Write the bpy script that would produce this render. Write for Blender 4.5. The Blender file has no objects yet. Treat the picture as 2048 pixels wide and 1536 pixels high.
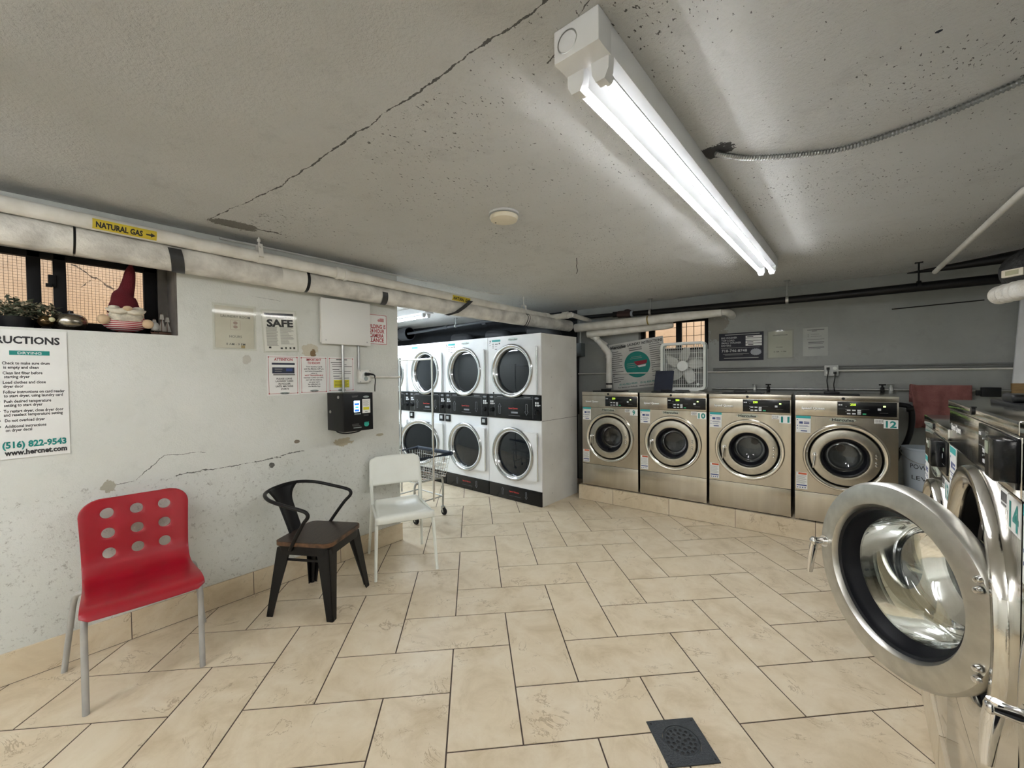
import bpy, bmesh, math, random
from mathutils import Vector, Matrix
R = math.radians
PI = math.pi
random.seed(7)
scn = bpy.context.scene
COL = scn.collection

# ------------------------------------------------------------------ camera, world, exposure
cam_d = bpy.data.cameras.new('camera'); cam = bpy.data.objects.new('camera', cam_d); COL.objects.link(cam)
YAW, PIT, ROLL = 0.09716 - 0.80143, 0.02064, -0.01061
fw = Vector((math.sin(YAW) * math.cos(PIT), math.cos(YAW) * math.cos(PIT), -math.sin(PIT)))
rt = Vector((math.cos(YAW), -math.sin(YAW), 0)); up = rt.cross(fw)
r2 = math.cos(ROLL) * rt + math.sin(ROLL) * up; u2 = -math.sin(ROLL) * rt + math.cos(ROLL) * up
mw = Matrix.Identity(4)
for i in range(3):
    mw[i][0] = r2[i]; mw[i][1] = u2[i]; mw[i][2] = -fw[i]
mw.translation = Vector((0, 0, 1.4719))
cam.matrix_world = mw
cam_d.sensor_fit = 'HORIZONTAL'; cam_d.sensor_width = 36; cam_d.lens = 815.8 / 2048 * 36
cam_d.clip_start = 0.02; cam_d.clip_end = 100
scn.camera = cam
scn.view_settings.view_transform = 'Standard'; scn.view_settings.look = 'None'
scn.view_settings.gamma = 1; scn.view_settings.use_curve_mapping = False
scn.view_settings.exposure = 1.25

TUBE = 25.0        # ceiling tubes
SKY = 0.42
wd = bpy.data.worlds.new('sky'); scn.world = wd; wd.use_nodes = True
wn = wd.node_tree; bg = wn.nodes['Background']; sk = wn.nodes.new('ShaderNodeTexSky')
sk.sky_type = 'NISHITA'; sk.sun_disc = False; sk.sun_elevation = R(50); sk.sun_rotation = R(200)
wn.links.new(sk.outputs[0], bg.inputs[0]); bg.inputs[1].default_value = SKY
sun_d = bpy.data.lights.new('sun', 'SUN'); sun_d.energy = 1.6; sun_d.angle = R(1); sun_d.color = (1, .86, .68)
sun = bpy.data.objects.new('sun', sun_d); COL.objects.link(sun); sun.location = (-3, -6, 8)
sun.rotation_euler = Vector((-.66, .42, -.52)).to_track_quat('-Z', 'Y').to_euler()

# ------------------------------------------------------------------ materials
MATS = {}
def nt(m): return m.node_tree
def N(m, t, **kw):
    n = m.node_tree.nodes.new(t)
    for k, v in kw.items():
        if k.startswith('i_'): n.inputs[k[2:].replace('_', ' ')].default_value = v
        else: setattr(n, k, v)
    return n
def L(m, a, b): m.node_tree.links.new(a, b)
def mat(name, col, rough=.5, metal=0., col2=None, vs=6., bump=0., bs=60., spec=.5, emit=None, es=1., stretch=None, coat=0., detail=4):
    if name in MATS: return MATS[name]
    m = bpy.data.materials.new(name); m.use_nodes = True; MATS[name] = m
    b = m.node_tree.nodes['Principled BSDF']
    b.inputs['Base Color'].default_value = (*col, 1); b.inputs['Roughness'].default_value = rough
    b.inputs['Metallic'].default_value = metal; b.inputs['Specular IOR Level'].default_value = spec
    b.inputs['Coat Weight'].default_value = coat
    if emit: b.inputs['Emission Color'].default_value = (*emit, 1); b.inputs['Emission Strength'].default_value = es
    tc = N(m, 'ShaderNodeTexCoord'); mp = N(m, 'ShaderNodeMapping'); L(m, tc.outputs['Object'], mp.inputs[0])
    if stretch: mp.inputs['Scale'].default_value = stretch
    c2 = col2 or tuple(min(1, c * .88) for c in col)
    nz = N(m, 'ShaderNodeTexNoise'); nz.inputs['Scale'].default_value = vs; nz.inputs['Detail'].default_value = detail
    L(m, mp.outputs[0], nz.inputs['Vector'])
    rmp = N(m, 'ShaderNodeValToRGB'); e = rmp.color_ramp.elements
    e[0].position = .35; e[0].color = (*c2, 1); e[1].position = .65; e[1].color = (*col, 1)
    L(m, nz.outputs['Fac'], rmp.inputs[0]); L(m, rmp.outputs[0], b.inputs['Base Color'])
    if bump:
        n2 = N(m, 'ShaderNodeTexNoise'); n2.inputs['Scale'].default_value = bs; n2.inputs['Detail'].default_value = 3
        L(m, mp.outputs[0], n2.inputs['Vector'])
        bp = N(m, 'ShaderNodeBump'); bp.inputs['Strength'].default_value = bump; bp.inputs['Distance'].default_value = .01
        L(m, n2.outputs['Fac'], bp.inputs['Height']); L(m, bp.outputs[0], b.inputs['Normal'])
    return m

def math_(m, op, a, b=None, clamp=False):
    n = N(m, 'ShaderNodeMath', operation=op, use_clamp=clamp)
    for i, v in enumerate((a, b)):
        if v is None: continue
        if isinstance(v, (int, float)): n.inputs[i].default_value = v
        else: L(m, v, n.inputs[i])
    return n.outputs[0]
def ramp(m, fac, stops):
    r = N(m, 'ShaderNodeValToRGB'); e = r.color_ramp.elements
    while len(e) < len(stops): e.new(.5)
    for i, (p, c) in enumerate(stops):
        e[i].position = p; e[i].color = (*c, 1) if len(c) == 3 else c
    L(m, fac, r.inputs[0]); return r.outputs[0]
def noise(m, vec, scale, detail=4, rough=.5, dist=0.):
    n = N(m, 'ShaderNodeTexNoise'); n.inputs['Scale'].default_value = scale; n.inputs['Detail'].default_value = detail
    n.inputs['Roughness'].default_value = rough; n.inputs['Distortion'].default_value = dist
    if vec is not None: L(m, vec, n.inputs['Vector'])
    return n.outputs['Fac']
def mixc(m, fac, a, b):
    n = N(m, 'ShaderNodeMix', data_type='RGBA')
    if isinstance(fac, (int, float)): n.inputs[0].default_value = fac
    else: L(m, fac, n.inputs[0])
    for i, v in ((6, a), (7, b)):
        if isinstance(v, tuple): n.inputs[i].default_value = (*v, 1)
        else: L(m, v, n.inputs[i])
    return n.outputs[2]
W_, B_ = (1, 1, 1), (0, 0, 0)

def seg_mask(m, vec, a, b, axes, wob, wid, wobs=9.):
    """mask of a wobbly thin crack between two points given on two axes of the object coordinates"""
    sp = N(m, 'ShaderNodeSeparateXYZ'); L(m, vec, sp.inputs[0])
    px, pz = sp.outputs[axes[0]], sp.outputs[axes[1]]
    nz = math_(m, 'MULTIPLY', math_(m, 'SUBTRACT', noise(m, vec, wobs, 6, .65), .5), wob)
    dx, dz = b[0] - a[0], b[1] - a[1]; ln = math.hypot(dx, dz); ux, uz = dx / ln, dz / ln
    rx = math_(m, 'SUBTRACT', px, a[0]); rz = math_(m, 'SUBTRACT', pz, a[1])
    t = math_(m, 'ADD', math_(m, 'MULTIPLY', rx, ux), math_(m, 'MULTIPLY', rz, uz))
    d = math_(m, 'ADD', math_(m, 'SUBTRACT', math_(m, 'MULTIPLY', rz, ux), math_(m, 'MULTIPLY', rx, uz)), nz)
    w = math_(m, 'MULTIPLY', math_(m, 'SUBTRACT', noise(m, vec, 24, 5, .75), .36, True), wid * 8)
    inside = math_(m, 'LESS_THAN', math_(m, 'ABSOLUTE', d), w)
    r1 = math_(m, 'GREATER_THAN', t, 0.); r2_ = math_(m, 'LESS_THAN', t, ln)
    return math_(m, 'MULTIPLY', inside, math_(m, 'MULTIPLY', r1, r2_)), d
def maxf(m, lst):
    o = lst[0]
    for q in lst[1:]: o = math_(m, 'MAXIMUM', o, q)
    return o

def plaster(name, base, dirt, cracks=(), axes=(0, 2), specks=.0, ridge=None, patches=(), bump=.5, scuff=0., dist=.012, fine=.5, speck_from=None):
    m = bpy.data.materials.new(name); m.use_nodes = True; MATS[name] = m
    b = m.node_tree.nodes['Principled BSDF']; b.inputs['Roughness'].default_value = .75; b.inputs['Specular IOR Level'].default_value = .25
    tc = N(m, 'ShaderNodeTexCoord'); v = tc.outputs['Object']
    big = noise(m, v, 1.1, 5, .6); c = mixc(m, ramp(m, big, [(.35, B_), (.7, W_)]), base, dirt)
    med = noise(m, v, 7, 8, .7)
    c = mixc(m, math_(m, 'MULTIPLY', ramp(m, med, [(.55, B_), (.75, W_)]), .35), c, tuple(x * .72 for x in dirt))
    h = math_(m, 'ADD', math_(m, 'MULTIPLY', noise(m, v, 5, 6, .6), .6), math_(m, 'MULTIPLY', noise(m, v, 60, 6, .75), fine))
    masks = []
    for (a, bb, wob, wid) in cracks:
        mk, _ = seg_mask(m, v, a, bb, axes, wob, wid); masks.append(mk)
    if specks:
        mp = N(m, 'ShaderNodeMapping'); L(m, v, mp.inputs[0]); mp.inputs['Scale'].default_value = (1.3, .6, 1)
        s1 = noise(m, mp.outputs[0], 85, 3, .6); s2 = noise(m, v, 1.7, 4, .6)
        th = math_(m, 'SUBTRACT', specks, math_(m, 'MULTIPLY', s2, .22))
        ok = math_(m, 'GREATER_THAN', s1, th)
        if speck_from is not None:
            s3 = N(m, 'ShaderNodeSeparateXYZ'); L(m, v, s3.inputs[0]); ok = math_(m, 'MULTIPLY', ok, math_(m, 'GREATER_THAN', s3.outputs[1], speck_from))
        masks.append(ok)
    if masks:
        mk = maxf(m, masks)
        c = mixc(m, math_(m, 'MULTIPLY', mk, .85), c, (.05, .048, .042))
        h = math_(m, 'SUBTRACT', h, math_(m, 'MULTIPLY', mk, .9))
    sp = N(m, 'ShaderNodeSeparateXYZ'); L(m, v, sp.inputs[0])
    for (px, pz, rx, rz, col, irr) in patches:
        dx = math_(m, 'DIVIDE', math_(m, 'SUBTRACT', sp.outputs[axes[0]], px), rx)
        dz = math_(m, 'DIVIDE', math_(m, 'SUBTRACT', sp.outputs[axes[1]], pz), rz)
        rr = math_(m, 'ADD', math_(m, 'POWER', math_(m, 'ABSOLUTE', dx), 2.), math_(m, 'POWER', math_(m, 'ABSOLUTE', dz), 2.))
        rr = math_(m, 'ADD', rr, math_(m, 'MULTIPLY', math_(m, 'SUBTRACT', noise(m, v, 22, 6, .75), .5), irr * 2.))
        mk = math_(m, 'LESS_THAN', rr, 1.)
        c = mixc(m, mk, c, col); h = math_(m, 'SUBTRACT', h, math_(m, 'MULTIPLY', mk, .35))
    if ridge is not None:
        z = math_(m, 'ADD', sp.outputs[axes[1]], math_(m, 'MULTIPLY', math_(m, 'SUBTRACT', noise(m, v, 3, 5, .6), .5), .09))
        low = math_(m, 'LESS_THAN', z, ridge)
        h = math_(m, 'ADD', h, math_(m, 'MULTIPLY', low, .35))
        sc = math_(m, 'MULTIPLY', low, ramp(m, noise(m, v, 38, 9, .85), [(.555, B_), (.62, W_)]))
        c = mixc(m, math_(m, 'MULTIPLY', sc, scuff), c, (.30, .29, .26))
    bp = N(m, 'ShaderNodeBump'); bp.inputs['Strength'].default_value = bump; bp.inputs['Distance'].default_value = dist
    L(m, h, bp.inputs['Height']); L(m, bp.outputs[0], b.inputs['Normal']); L(m, c, b.inputs['Base Color'])
    return m

def tile_mat():
    m = bpy.data.materials.new('travertine_tile'); m.use_nodes = True
    b = m.node_tree.nodes['Principled BSDF']; b.inputs['Roughness'].default_value = .36; b.inputs['Specular IOR Level'].default_value = .4
    tc = N(m, 'ShaderNodeTexCoord'); at = N(m, 'ShaderNodeAttribute', attribute_name='tid')
    vm = N(m, 'ShaderNodeVectorMath', operation='MULTIPLY_ADD'); L(m, at.outputs['Vector'], vm.inputs[0])
    vm.inputs[1].default_value = (37, 53, 71); L(m, tc.outputs['Object'], vm.inputs[2]); v = vm.outputs[0]
    c = ramp(m, noise(m, v, 5, 10, .65, .6), [(.3, (.51, .41, .27)), (.5, (.64, .54, .39)), (.72, (.71, .63, .49))])
    cl = noise(m, v, 2.2, 4, .5); c = mixc(m, math_(m, 'MULTIPLY', ramp(m, cl, [(.4, B_), (.7, W_)]), .4), c, (.69, .585, .42))
    va = math_(m, 'ABSOLUTE', math_(m, 'SUBTRACT', noise(m, v, 3.4, 8, .62, 1.2), .5))
    vein = math_(m, 'LESS_THAN', va, math_(m, 'MULTIPLY', math_(m, 'SUBTRACT', noise(m, v, 4.5, 3), .5, True), .055))
    c = mixc(m, math_(m, 'MULTIPLY', vein, .55), c, (.27, .19, .11))
    sm = ramp(m, noise(m, v, 13, 8, .75), [(.56, B_), (.75, W_)])
    c = mixc(m, math_(m, 'MULTIPLY', sm, .4), c, (.47, .36, .23))
    L(m, c, b.inputs['Base Color'])
    bp = N(m, 'ShaderNodeBump'); bp.inputs['Strength'].default_value = .12; bp.inputs['Distance'].default_value = .004
    L(m, noise(m, v, 9, 8, .6), bp.inputs['Height']); L(m, bp.outputs[0], b.inputs['Normal'])
    return m

def steel(name, col, rough, stretch, bump=.12, col2=None):
    return mat(name, col, rough, 1., col2 or tuple(c * .86 for c in col), 2.2, bump, 90, stretch=stretch)

def glass(name, tint, lo, hi, rough=.02):
    m = bpy.data.materials.new(name); m.use_nodes = True; MATS[name] = m
    t = m.node_tree; out = t.nodes['Material Output']; t.nodes.remove(t.nodes['Principled BSDF'])
    tr = N(m, 'ShaderNodeBsdfTransparent'); tr.inputs[0].default_value = (*tint, 1)
    gl = N(m, 'ShaderNodeBsdfGlossy'); gl.inputs['Roughness'].default_value = rough; gl.inputs[0].default_value = (.95, .95, .95, 1)
    lw = N(m, 'ShaderNodeLayerWeight'); lw.inputs[0].default_value = .35
    mr = N(m, 'ShaderNodeMapRange'); mr.inputs[3].default_value = lo; mr.inputs[4].default_value = hi
    nz = noise(m, N(m, 'ShaderNodeTexCoord').outputs['Object'], 6, 3)
    L(m, math_(m, 'MULTIPLY', lw.outputs['Fresnel'], math_(m, 'ADD', nz, .6)), mr.inputs[0])
    mx = N(m, 'ShaderNodeMixShader'); L(m, mr.outputs[0], mx.inputs[0]); L(m, tr.outputs[0], mx.inputs[1]); L(m, gl.outputs[0], mx.inputs[2])
    L(m, mx.outputs[0], out.inputs[0]); return m

steel_f = steel('brushed_steel_front', (.54, .50, .435), .20, (6, 6, .5), .05)
steel_p = steel('polished_steel', (.70, .68, .63), .13, (3, 3, 3), .02)
steel_d = steel('satin_steel_door', (.64, .63, .585), .34, (14, 14, 14), .04)
steel_w = steel('warm_steel_door', (.50, .475, .42), .26, (14, 14, 14), .04)
steel_k = steel('dark_drum_steel', (.30, .31, .32), .28, (2, 2, 2), .05)
steel_m = steel('mirror_steel_front', (.62, .60, .56), .10, (2, 2, .6), .03)
chrome = steel('chrome', (.82, .82, .82), .06, (1, 1, 1), 0)
galv = steel('galvanised_metal', (.50, .51, .50), .38, (20, 20, 3), .1)
black_pl = mat('black_plastic', (.006, .0065, .0075), .36, spec=.3)
black_gl = mat('gloss_black_panel', (.005, .0055, .007), .16, spec=.35)
black_rb = mat('black_rubber', (.005, .0055, .008), .42, spec=.3)
black_mt = mat('black_painted_metal', (.005, .005, .0055), .40, bump=.05, bs=120, spec=.3)
navy_rb = mat('navy_bumper', (.022, .035, .06), .5)
white_en = mat('white_enamel', (.86, .87, .88), .28, col2=(.82, .83, .845))
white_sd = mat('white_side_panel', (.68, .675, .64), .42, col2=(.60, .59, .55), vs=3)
white_pl = mat('white_plastic', (.80, .82, .76), .38, col2=(.76, .775, .71))
white_pt = mat('white_painted_pipe', (.80, .79, .745), .5, col2=(.66, .64, .58), vs=9, bump=.25, bs=40)
insul = mat('plaster_wrapped_pipe', (.76, .745, .69), .85, col2=(.46, .445, .41), vs=7, bump=.8, bs=28, detail=8)
paper = mat('white_paper', (.78, .78, .76), .55, col2=(.74, .74, .72))
paper_o = mat('aged_paper', (.60, .585, .52), .5, col2=(.54, .52, .45))
foam_bd = mat('white_sign_board', (.74, .745, .72), .45, col2=(.70, .70, .68))
ink = mat('black_ink', (.012, .012, .014), .5)
ink_g = mat('grey_ink', (.13, .13, .13), .6)
ink_r = mat('red_ink', (.42, .02, .03), .5)
ink_t = mat('teal_ink', (.0, .23, .20), .5)
ink_tl = mat('light_teal_ink', (.03, .40, .40), .5)
ink_w = mat('white_ink', (.80, .80, .80), .5)
ink_y = mat('yellow_highlight', (.72, .66, .03), .5)
ink_b = mat('blue_ink', (.03, .06, .22), .5)
tile = tile_mat()
grout = mat('grey_brown_grout', (.075, .052, .04), .9, bump=.3, bs=200)
clear_gl = glass('clear_door_glass', (.90, .93, .90), .05, .75)
dark_gl = glass('smoked_door_glass', (.55, .57, .58), .03, .45)
pane_gl = glass('dusty_window_glass', (.86, .83, .78), .03, .5)
film = glass('clear_plastic_sleeve', (.97, .97, .95), .005, .05, .05)
dry_gl = mat('dark_tinted_glass', (.008, .011, .015), .04, spec=.45)

# ------------------------------------------------------------------ mesh helpers
_tc = {}
def text_mesh(s, bold):
    k = (s, bold)
    if k not in _tc:
        c = bpy.data.curves.new('t', 'FONT'); c.body = s; c.size = 1; c.resolution_u = 2; c.offset = bold; c.extrude = 0.0
        o = bpy.data.objects.new('t', c); COL.objects.link(o)
        dg = bpy.context.evaluated_depsgraph_get()
        me = bpy.data.meshes.new_from_object(o.evaluated_get(dg))
        bpy.data.objects.remove(o); bpy.data.curves.remove(c)
        xs = [v.co.x for v in me.vertices] or [0, 1]
        _tc[k] = (me, min(xs), max(xs))
    return _tc[k]

class M:
    def __init__(s, off=(0, 0, 0)):
        s.bm = bmesh.new(); s.off = Vector(off); s.col = None
    def _merge(s, b):
        me = bpy.data.meshes.new('x'); b.to_mesh(me); b.free(); s.bm.from_mesh(me); bpy.data.meshes.remove(me)
    def box(s, x0, x1, y0, y1, z0, z1, bev=0., seg=2):
        b = bmesh.new(); bmesh.ops.create_cube(b, size=1)
        for v in b.verts:
            v.co = Vector(((x0 + x1) / 2 + v.co.x * (x1 - x0), (y0 + y1) / 2 + v.co.y * (y1 - y0), (z0 + z1) / 2 + v.co.z * (z1 - z0)))
        if bev: bmesh.ops.bevel(b, geom=b.edges[:] , offset=bev, segments=seg, profile=.6, affect='EDGES')
        s._merge(b); return s
    def hexa(s, p):
        vs = [s.bm.verts.new(q) for q in p]
        for f in ((3, 2, 1, 0), (4, 5, 6, 7), (0, 1, 5, 4), (1, 2, 6, 5), (2, 3, 7, 6), (3, 0, 4, 7)): s.bm.faces.new([vs[i] for i in f])
        return s
    def tube(s, pts, r, seg=10, sub=0, caps=True, closed=False, flat=None):
        P = [Vector(p) for p in pts]; n = len(P)
        rs = list(r) if isinstance(r, (list, tuple)) else [r] * n
        if sub and n > 2:
            Q, rq = [], []
            cnt = n if closed else n - 1
            for i in range(cnt):
                if closed: a, b, c, d = P[(i - 1) % n], P[i], P[(i + 1) % n], P[(i + 2) % n]
                else: a, b, c, d = P[max(i - 1, 0)], P[i], P[i + 1], P[min(i + 2, n - 1)]
                for k in range(sub):
                    t = k / sub
                    Q.append(.5 * ((2 * b) + (c - a) * t + (2 * a - 5 * b + 4 * c - d) * t * t + (3 * b - a - 3 * c + d) * t ** 3))
                    rq.append(rs[i] * (1 - t) + rs[(i + 1) % n] * t)
            if not closed: Q.append(P[-1]); rq.append(rs[-1])
            P, rs, n = Q, rq, len(Q)
        T = []
        for i in range(n):
            if closed: t = P[(i + 1) % n] - P[i - 1]
            else: t = P[min(i + 1, n - 1)] - P[max(i - 1, 0)]
            T.append(t.normalized() if t.length > 1e-9 else Vector((0, 0, 1)))
        ref = Vector((0, 0, 1)) if abs(T[0].z) < .9 else Vector((1, 0, 0))
        nx = T[0].cross(ref).normalized(); rings = []
        for i in range(n):
            nx = (nx - T[i] * nx.dot(T[i])).normalized(); ny = T[i].cross(nx)
            f = flat or 1.
            rings.append([s.bm.verts.new(P[i] + rs[i] * (math.cos(2 * PI * k / seg) * nx + f * math.sin(2 * PI * k / seg) * ny)) for k in range(seg)])
        for i in range(n if closed else n - 1):
            a, b = rings[i], rings[(i + 1) % n]
            for k in range(seg):
                s.bm.faces.new((a[k], a[(k + 1) % seg], b[(k + 1) % seg], b[k]))
        if caps and not closed:
            s.bm.faces.new(rings[0][::-1]); s.bm.faces.new(rings[-1])
        return s
    def cyl(s, p0, p1, r, r1=None, seg=20):
        return s.tube([p0, p1], [r, r if r1 is None else r1], seg)
    def lathe(s, prof, c=(0, 0, 0), ax='y', seg=72, close=False):
        rings = []
        def P(r, h, a):
            x, z = r * math.cos(a), r * math.sin(a)
            return Vector(c) + (Vector((x, h, z)) if ax == 'y' else Vector((x, z, h)) if ax == 'z' else Vector((h, x, z)))
        for r, h in prof:
            if r < 1e-6: rings.append([s.bm.verts.new(P(0, h, 0))])
            else: rings.append([s.bm.verts.new(P(r, h, 2 * PI * k / seg)) for k in range(seg)])
        idx = list(range(len(rings)))
        prs = list(zip(idx[:-1], idx[1:])) + ([(idx[-1], 0)] if close else [])
        for i, j in prs:
            a, b = rings[i], rings[j]
            for k in range(seg):
                if len(a) == 1 and len(b) == 1: continue
                if len(a) == 1: s.bm.faces.new((a[0], b[k], b[(k + 1) % seg]))
                elif len(b) == 1: s.bm.faces.new((a[k], b[0], a[(k + 1) % seg]))
                else: s.bm.faces.new((a[k], b[k], b[(k + 1) % seg], a[(k + 1) % seg]))
        return s
    def plate(s, cx, cz, r, bound, y0, y1, seg=72):
        """plate with a round hole; bound(angle) gives the outline around the hole centre"""
        an = [2 * PI * k / seg for k in range(seg)]
        rows = []
        for y in (y0, y1):
            rows.append([s.bm.verts.new((cx + r * math.cos(a), y, cz + r * math.sin(a))) for a in an])
            rows.append([s.bm.verts.new((cx + bound(a)[0], y, cz + bound(a)[1])) for a in an])
        i0, o0, i1, o1 = rows
        for k in range(seg):
            j = (k + 1) % seg
            s.bm.faces.new((i0[k], o0[k], o0[j], i0[j])); s.bm.faces.new((i1[k], i1[j], o1[j], o1[k]))
            s.bm.faces.new((i0[k], i0[j], i1[j], i1[k])); s.bm.faces.new((o0[k], o1[k], o1[j], o0[j]))
        return s
    def prism(s, pts, y0, y1, ax='y'):
        f = (lambda a, b, h: (a, h, b)) if ax == 'y' else (lambda a, b, h: (a, b, h)) if ax == 'z' else (lambda a, b, h: (h, a, b))
        A = [s.bm.verts.new(f(a, b, y0)) for a, b in pts]; B = [s.bm.verts.new(f(a, b, y1)) for a, b in pts]; n = len(pts)
        s.bm.faces.new(A); s.bm.faces.new(B[::-1])
        for k in range(n): s.bm.faces.new((A[k], B[k], B[(k + 1) % n], A[(k + 1) % n]))
        return s
    def sph(s, c, rx, ry, rz, u=20, v=12, fn=None):
        b = bmesh.new(); bmesh.ops.create_uvsphere(b, u_segments=u, v_segments=v, radius=1)
        for q in b.verts:
            k = fn(q.co) if fn else 1
            q.co = Vector((c[0] + q.co.x * rx * k, c[1] + q.co.y * ry * k, c[2] + q.co.z * rz * k))
        s._merge(b); return s
    def fit(s, t, x0, x1, zc, h, y=-.0012, bold=.0, slope=0.):
        me, a, b = text_mesh(t, bold); k0 = len(s.bm.verts); s.bm.from_mesh(me); s.bm.verts.ensure_lookup_table()
        sx = (x1 - x0) / max(b - a, 1e-6); sz = h / .729
        for v in s.bm.verts[k0:]:
            lx = (v.co.x - a) * sx
            v.co = Vector((x0 + lx, y, zc - h / 2 + v.co.y * sz + slope * (lx - (x1 - x0) / 2)))
        return s
    def line(s, x0, x1, z, h=.003, y=-.0012): return s.box(x0, x1, y, y + .0004, z - h / 2, z + h / 2)
    def obj(s, name, m, parent=None, loc=(0, 0, 0), rz=0., ang=38, smooth=True, rot=None):
        bm = s.bm
        if s.off.length: bmesh.ops.translate(bm, verts=bm.verts[:], vec=-s.off)
        bmesh.ops.remove_doubles(bm, verts=bm.verts[:], dist=1e-6)
        bmesh.ops.recalc_face_normals(bm, faces=bm.faces[:])
        me = bpy.data.meshes.new(name); bm.to_mesh(me); bm.free()
        if smooth and len(me.polygons):
            me.polygons.foreach_set('use_smooth', [True] * len(me.polygons))
            me.set_sharp_from_angle(angle=R(ang))
        me.materials.append(m)
        o = bpy.data.objects.new(name, me); COL.objects.link(o)
        o.location = loc; o.rotation_euler = rot or (0, 0, rz)
        if parent: o.parent = parent
        return o

def thing(name, label, cat, loc=(0, 0, 0), rz=0., group=None, rot=None):
    o = bpy.data.objects.new(name, None); o.empty_display_size = .1; COL.objects.link(o)
    o.location = loc; o.rotation_euler = rot or (0, 0, rz); o['label'] = label; o['category'] = cat
    if group: o['group'] = group
    return o
def tag(o, label, cat, group=None):
    o['label'] = label; o['category'] = cat
    if group: o['group'] = group
    return o
def struct(o): o['kind'] = 'structure'; return o

def rect(x0, x1, z0, z1, cx, cz):
    def f(a):
        c, s_ = math.cos(a), math.sin(a)
        t = min(((x1 - cx) / c if c > 1e-9 else (x0 - cx) / c if c < -1e-9 else 1e9), ((z1 - cz) / s_ if s_ > 1e-9 else (z0 - cz) / s_ if s_ < -1e-9 else 1e9))
        return (c * t, s_ * t)
    return f
def hole_plate(m, x0, x1, z0, z1, cx, cz, r, y0, y1):
    f = rect(x0, x1, z0, z1, cx, cz)
    cor = sorted(math.atan2(z - cz, x - cx) % (2 * PI) for x in (x0, x1) for z in (z0, z1))
    seg = 72; an = [2 * PI * k / seg for k in range(seg)]
    snap = {}
    for c in cor:
        k = min(range(seg), key=lambda i: abs((an[i] - c + PI) % (2 * PI) - PI)); snap[round(an[k], 6)] = c
    g = lambda a: f(snap.get(round(a, 6), a))
    return m.plate(cx, cz, r, g, y0, y1, seg)

# frames: left wall (front faces +x), back row (turned 4.1 degrees), right row (front faces -x)
XW = -3.14
A4 = R(4.1)
UX, UN = Vector((math.cos(A4), math.sin(A4), 0)), Vector((-math.sin(A4), math.cos(A4), 0))
PB = Vector((-2.5, 4.19, 0))
def BK(s_, n_, z_): return PB + s_ * UX + n_ * UN + Vector((0, 0, z_))
CEIL = 2.385
NB = .85          # back wall offset behind the washer plinth front

# ------------------------------------------------------------------ structure
def make_floor():
    bm = bmesh.new(); ly = bm.verts.layers.float_color.new('tid')
    T = .3048; g = .0034
    a = 0.80143; ca, sa = math.cos(a), math.sin(a)
    def W(gx, gy, z):
        x, y = gx * T - 0.1193, gy * T + 1.5841
        return Vector((ca * x - sa * y, sa * x + ca * y, z))
    rnd = random.Random(3)
    for i in range(-30, 32):
        for j in range(-34, 32):
            k = (i - j) % 4
            if k == 1: x0, x1, y0, y1 = i, i + 2, j, j + 1
            elif k == 0: x0, x1, y0, y1 = i, i + 1, j, j + 2
            else: continue
            c = W((x0 + x1) / 2, (y0 + y1) / 2, 0)
            if not (-7.9 < c.x < 2.0 and -4.2 < c.y < 5.9): continue
            e = g / T; t = (rnd.random(), rnd.random(), rnd.random(), 1)
            top = [bm.verts.new(W(x, y, 0)) for x, y in ((x0 + e, y0 + e), (x1 - e, y0 + e), (x1 - e, y1 - e), (x0 + e, y1 - e))]
            bot = [bm.verts.new(v.co + Vector((0, 0, -.006))) for v in top]
            for v in top + bot: v[ly] = t
            bm.faces.new(top)
            for q in range(4): bm.faces.new((top[q], bot[q], bot[(q + 1) % 4], top[(q + 1) % 4]))
    for co, no in (((1.34, 0, 0), (1, 0, 0)), ((-7.1, 0, 0), (-1, 0, 0)), ((0, -3.4, 0), (0, -1, 0)), ((0, 5.25, 0), (0, 1, 0))):
        bmesh.ops.bisect_plane(bm, geom=bm.verts[:] + bm.edges[:] + bm.faces[:], plane_co=co, plane_no=no, clear_outer=True)
    me = bpy.data.meshes.new('floor'); bm.to_mesh(me); bm.free(); me.materials.append(tile); me.materials.append(grout)
    b = bmesh.new(); b.from_mesh(me); n0 = len(b.faces)
    c8 = [b.verts.new(p) for p in ((-7.1, -3.4, -.0022), (1.34, -3.4, -.0022), (1.34, 5.25, -.0022), (-7.1, 5.25, -.0022))]
    f = b.faces.new(c8); f.material_index = 1
    c9 = [b.verts.new(v.co + Vector((0, 0, -.15))) for v in c8]
    for q in range(4):
        f = b.faces.new((c8[q], c9[q], c9[(q + 1) % 4], c8[(q + 1) % 4])); f.material_index = 1
    f = b.faces.new(c9[::-1]); f.material_index = 1
    b.to_mesh(me); b.free()
    o = bpy.data.objects.new('floor', me); COL.objects.link(o); return struct(o)
make_floor()

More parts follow.
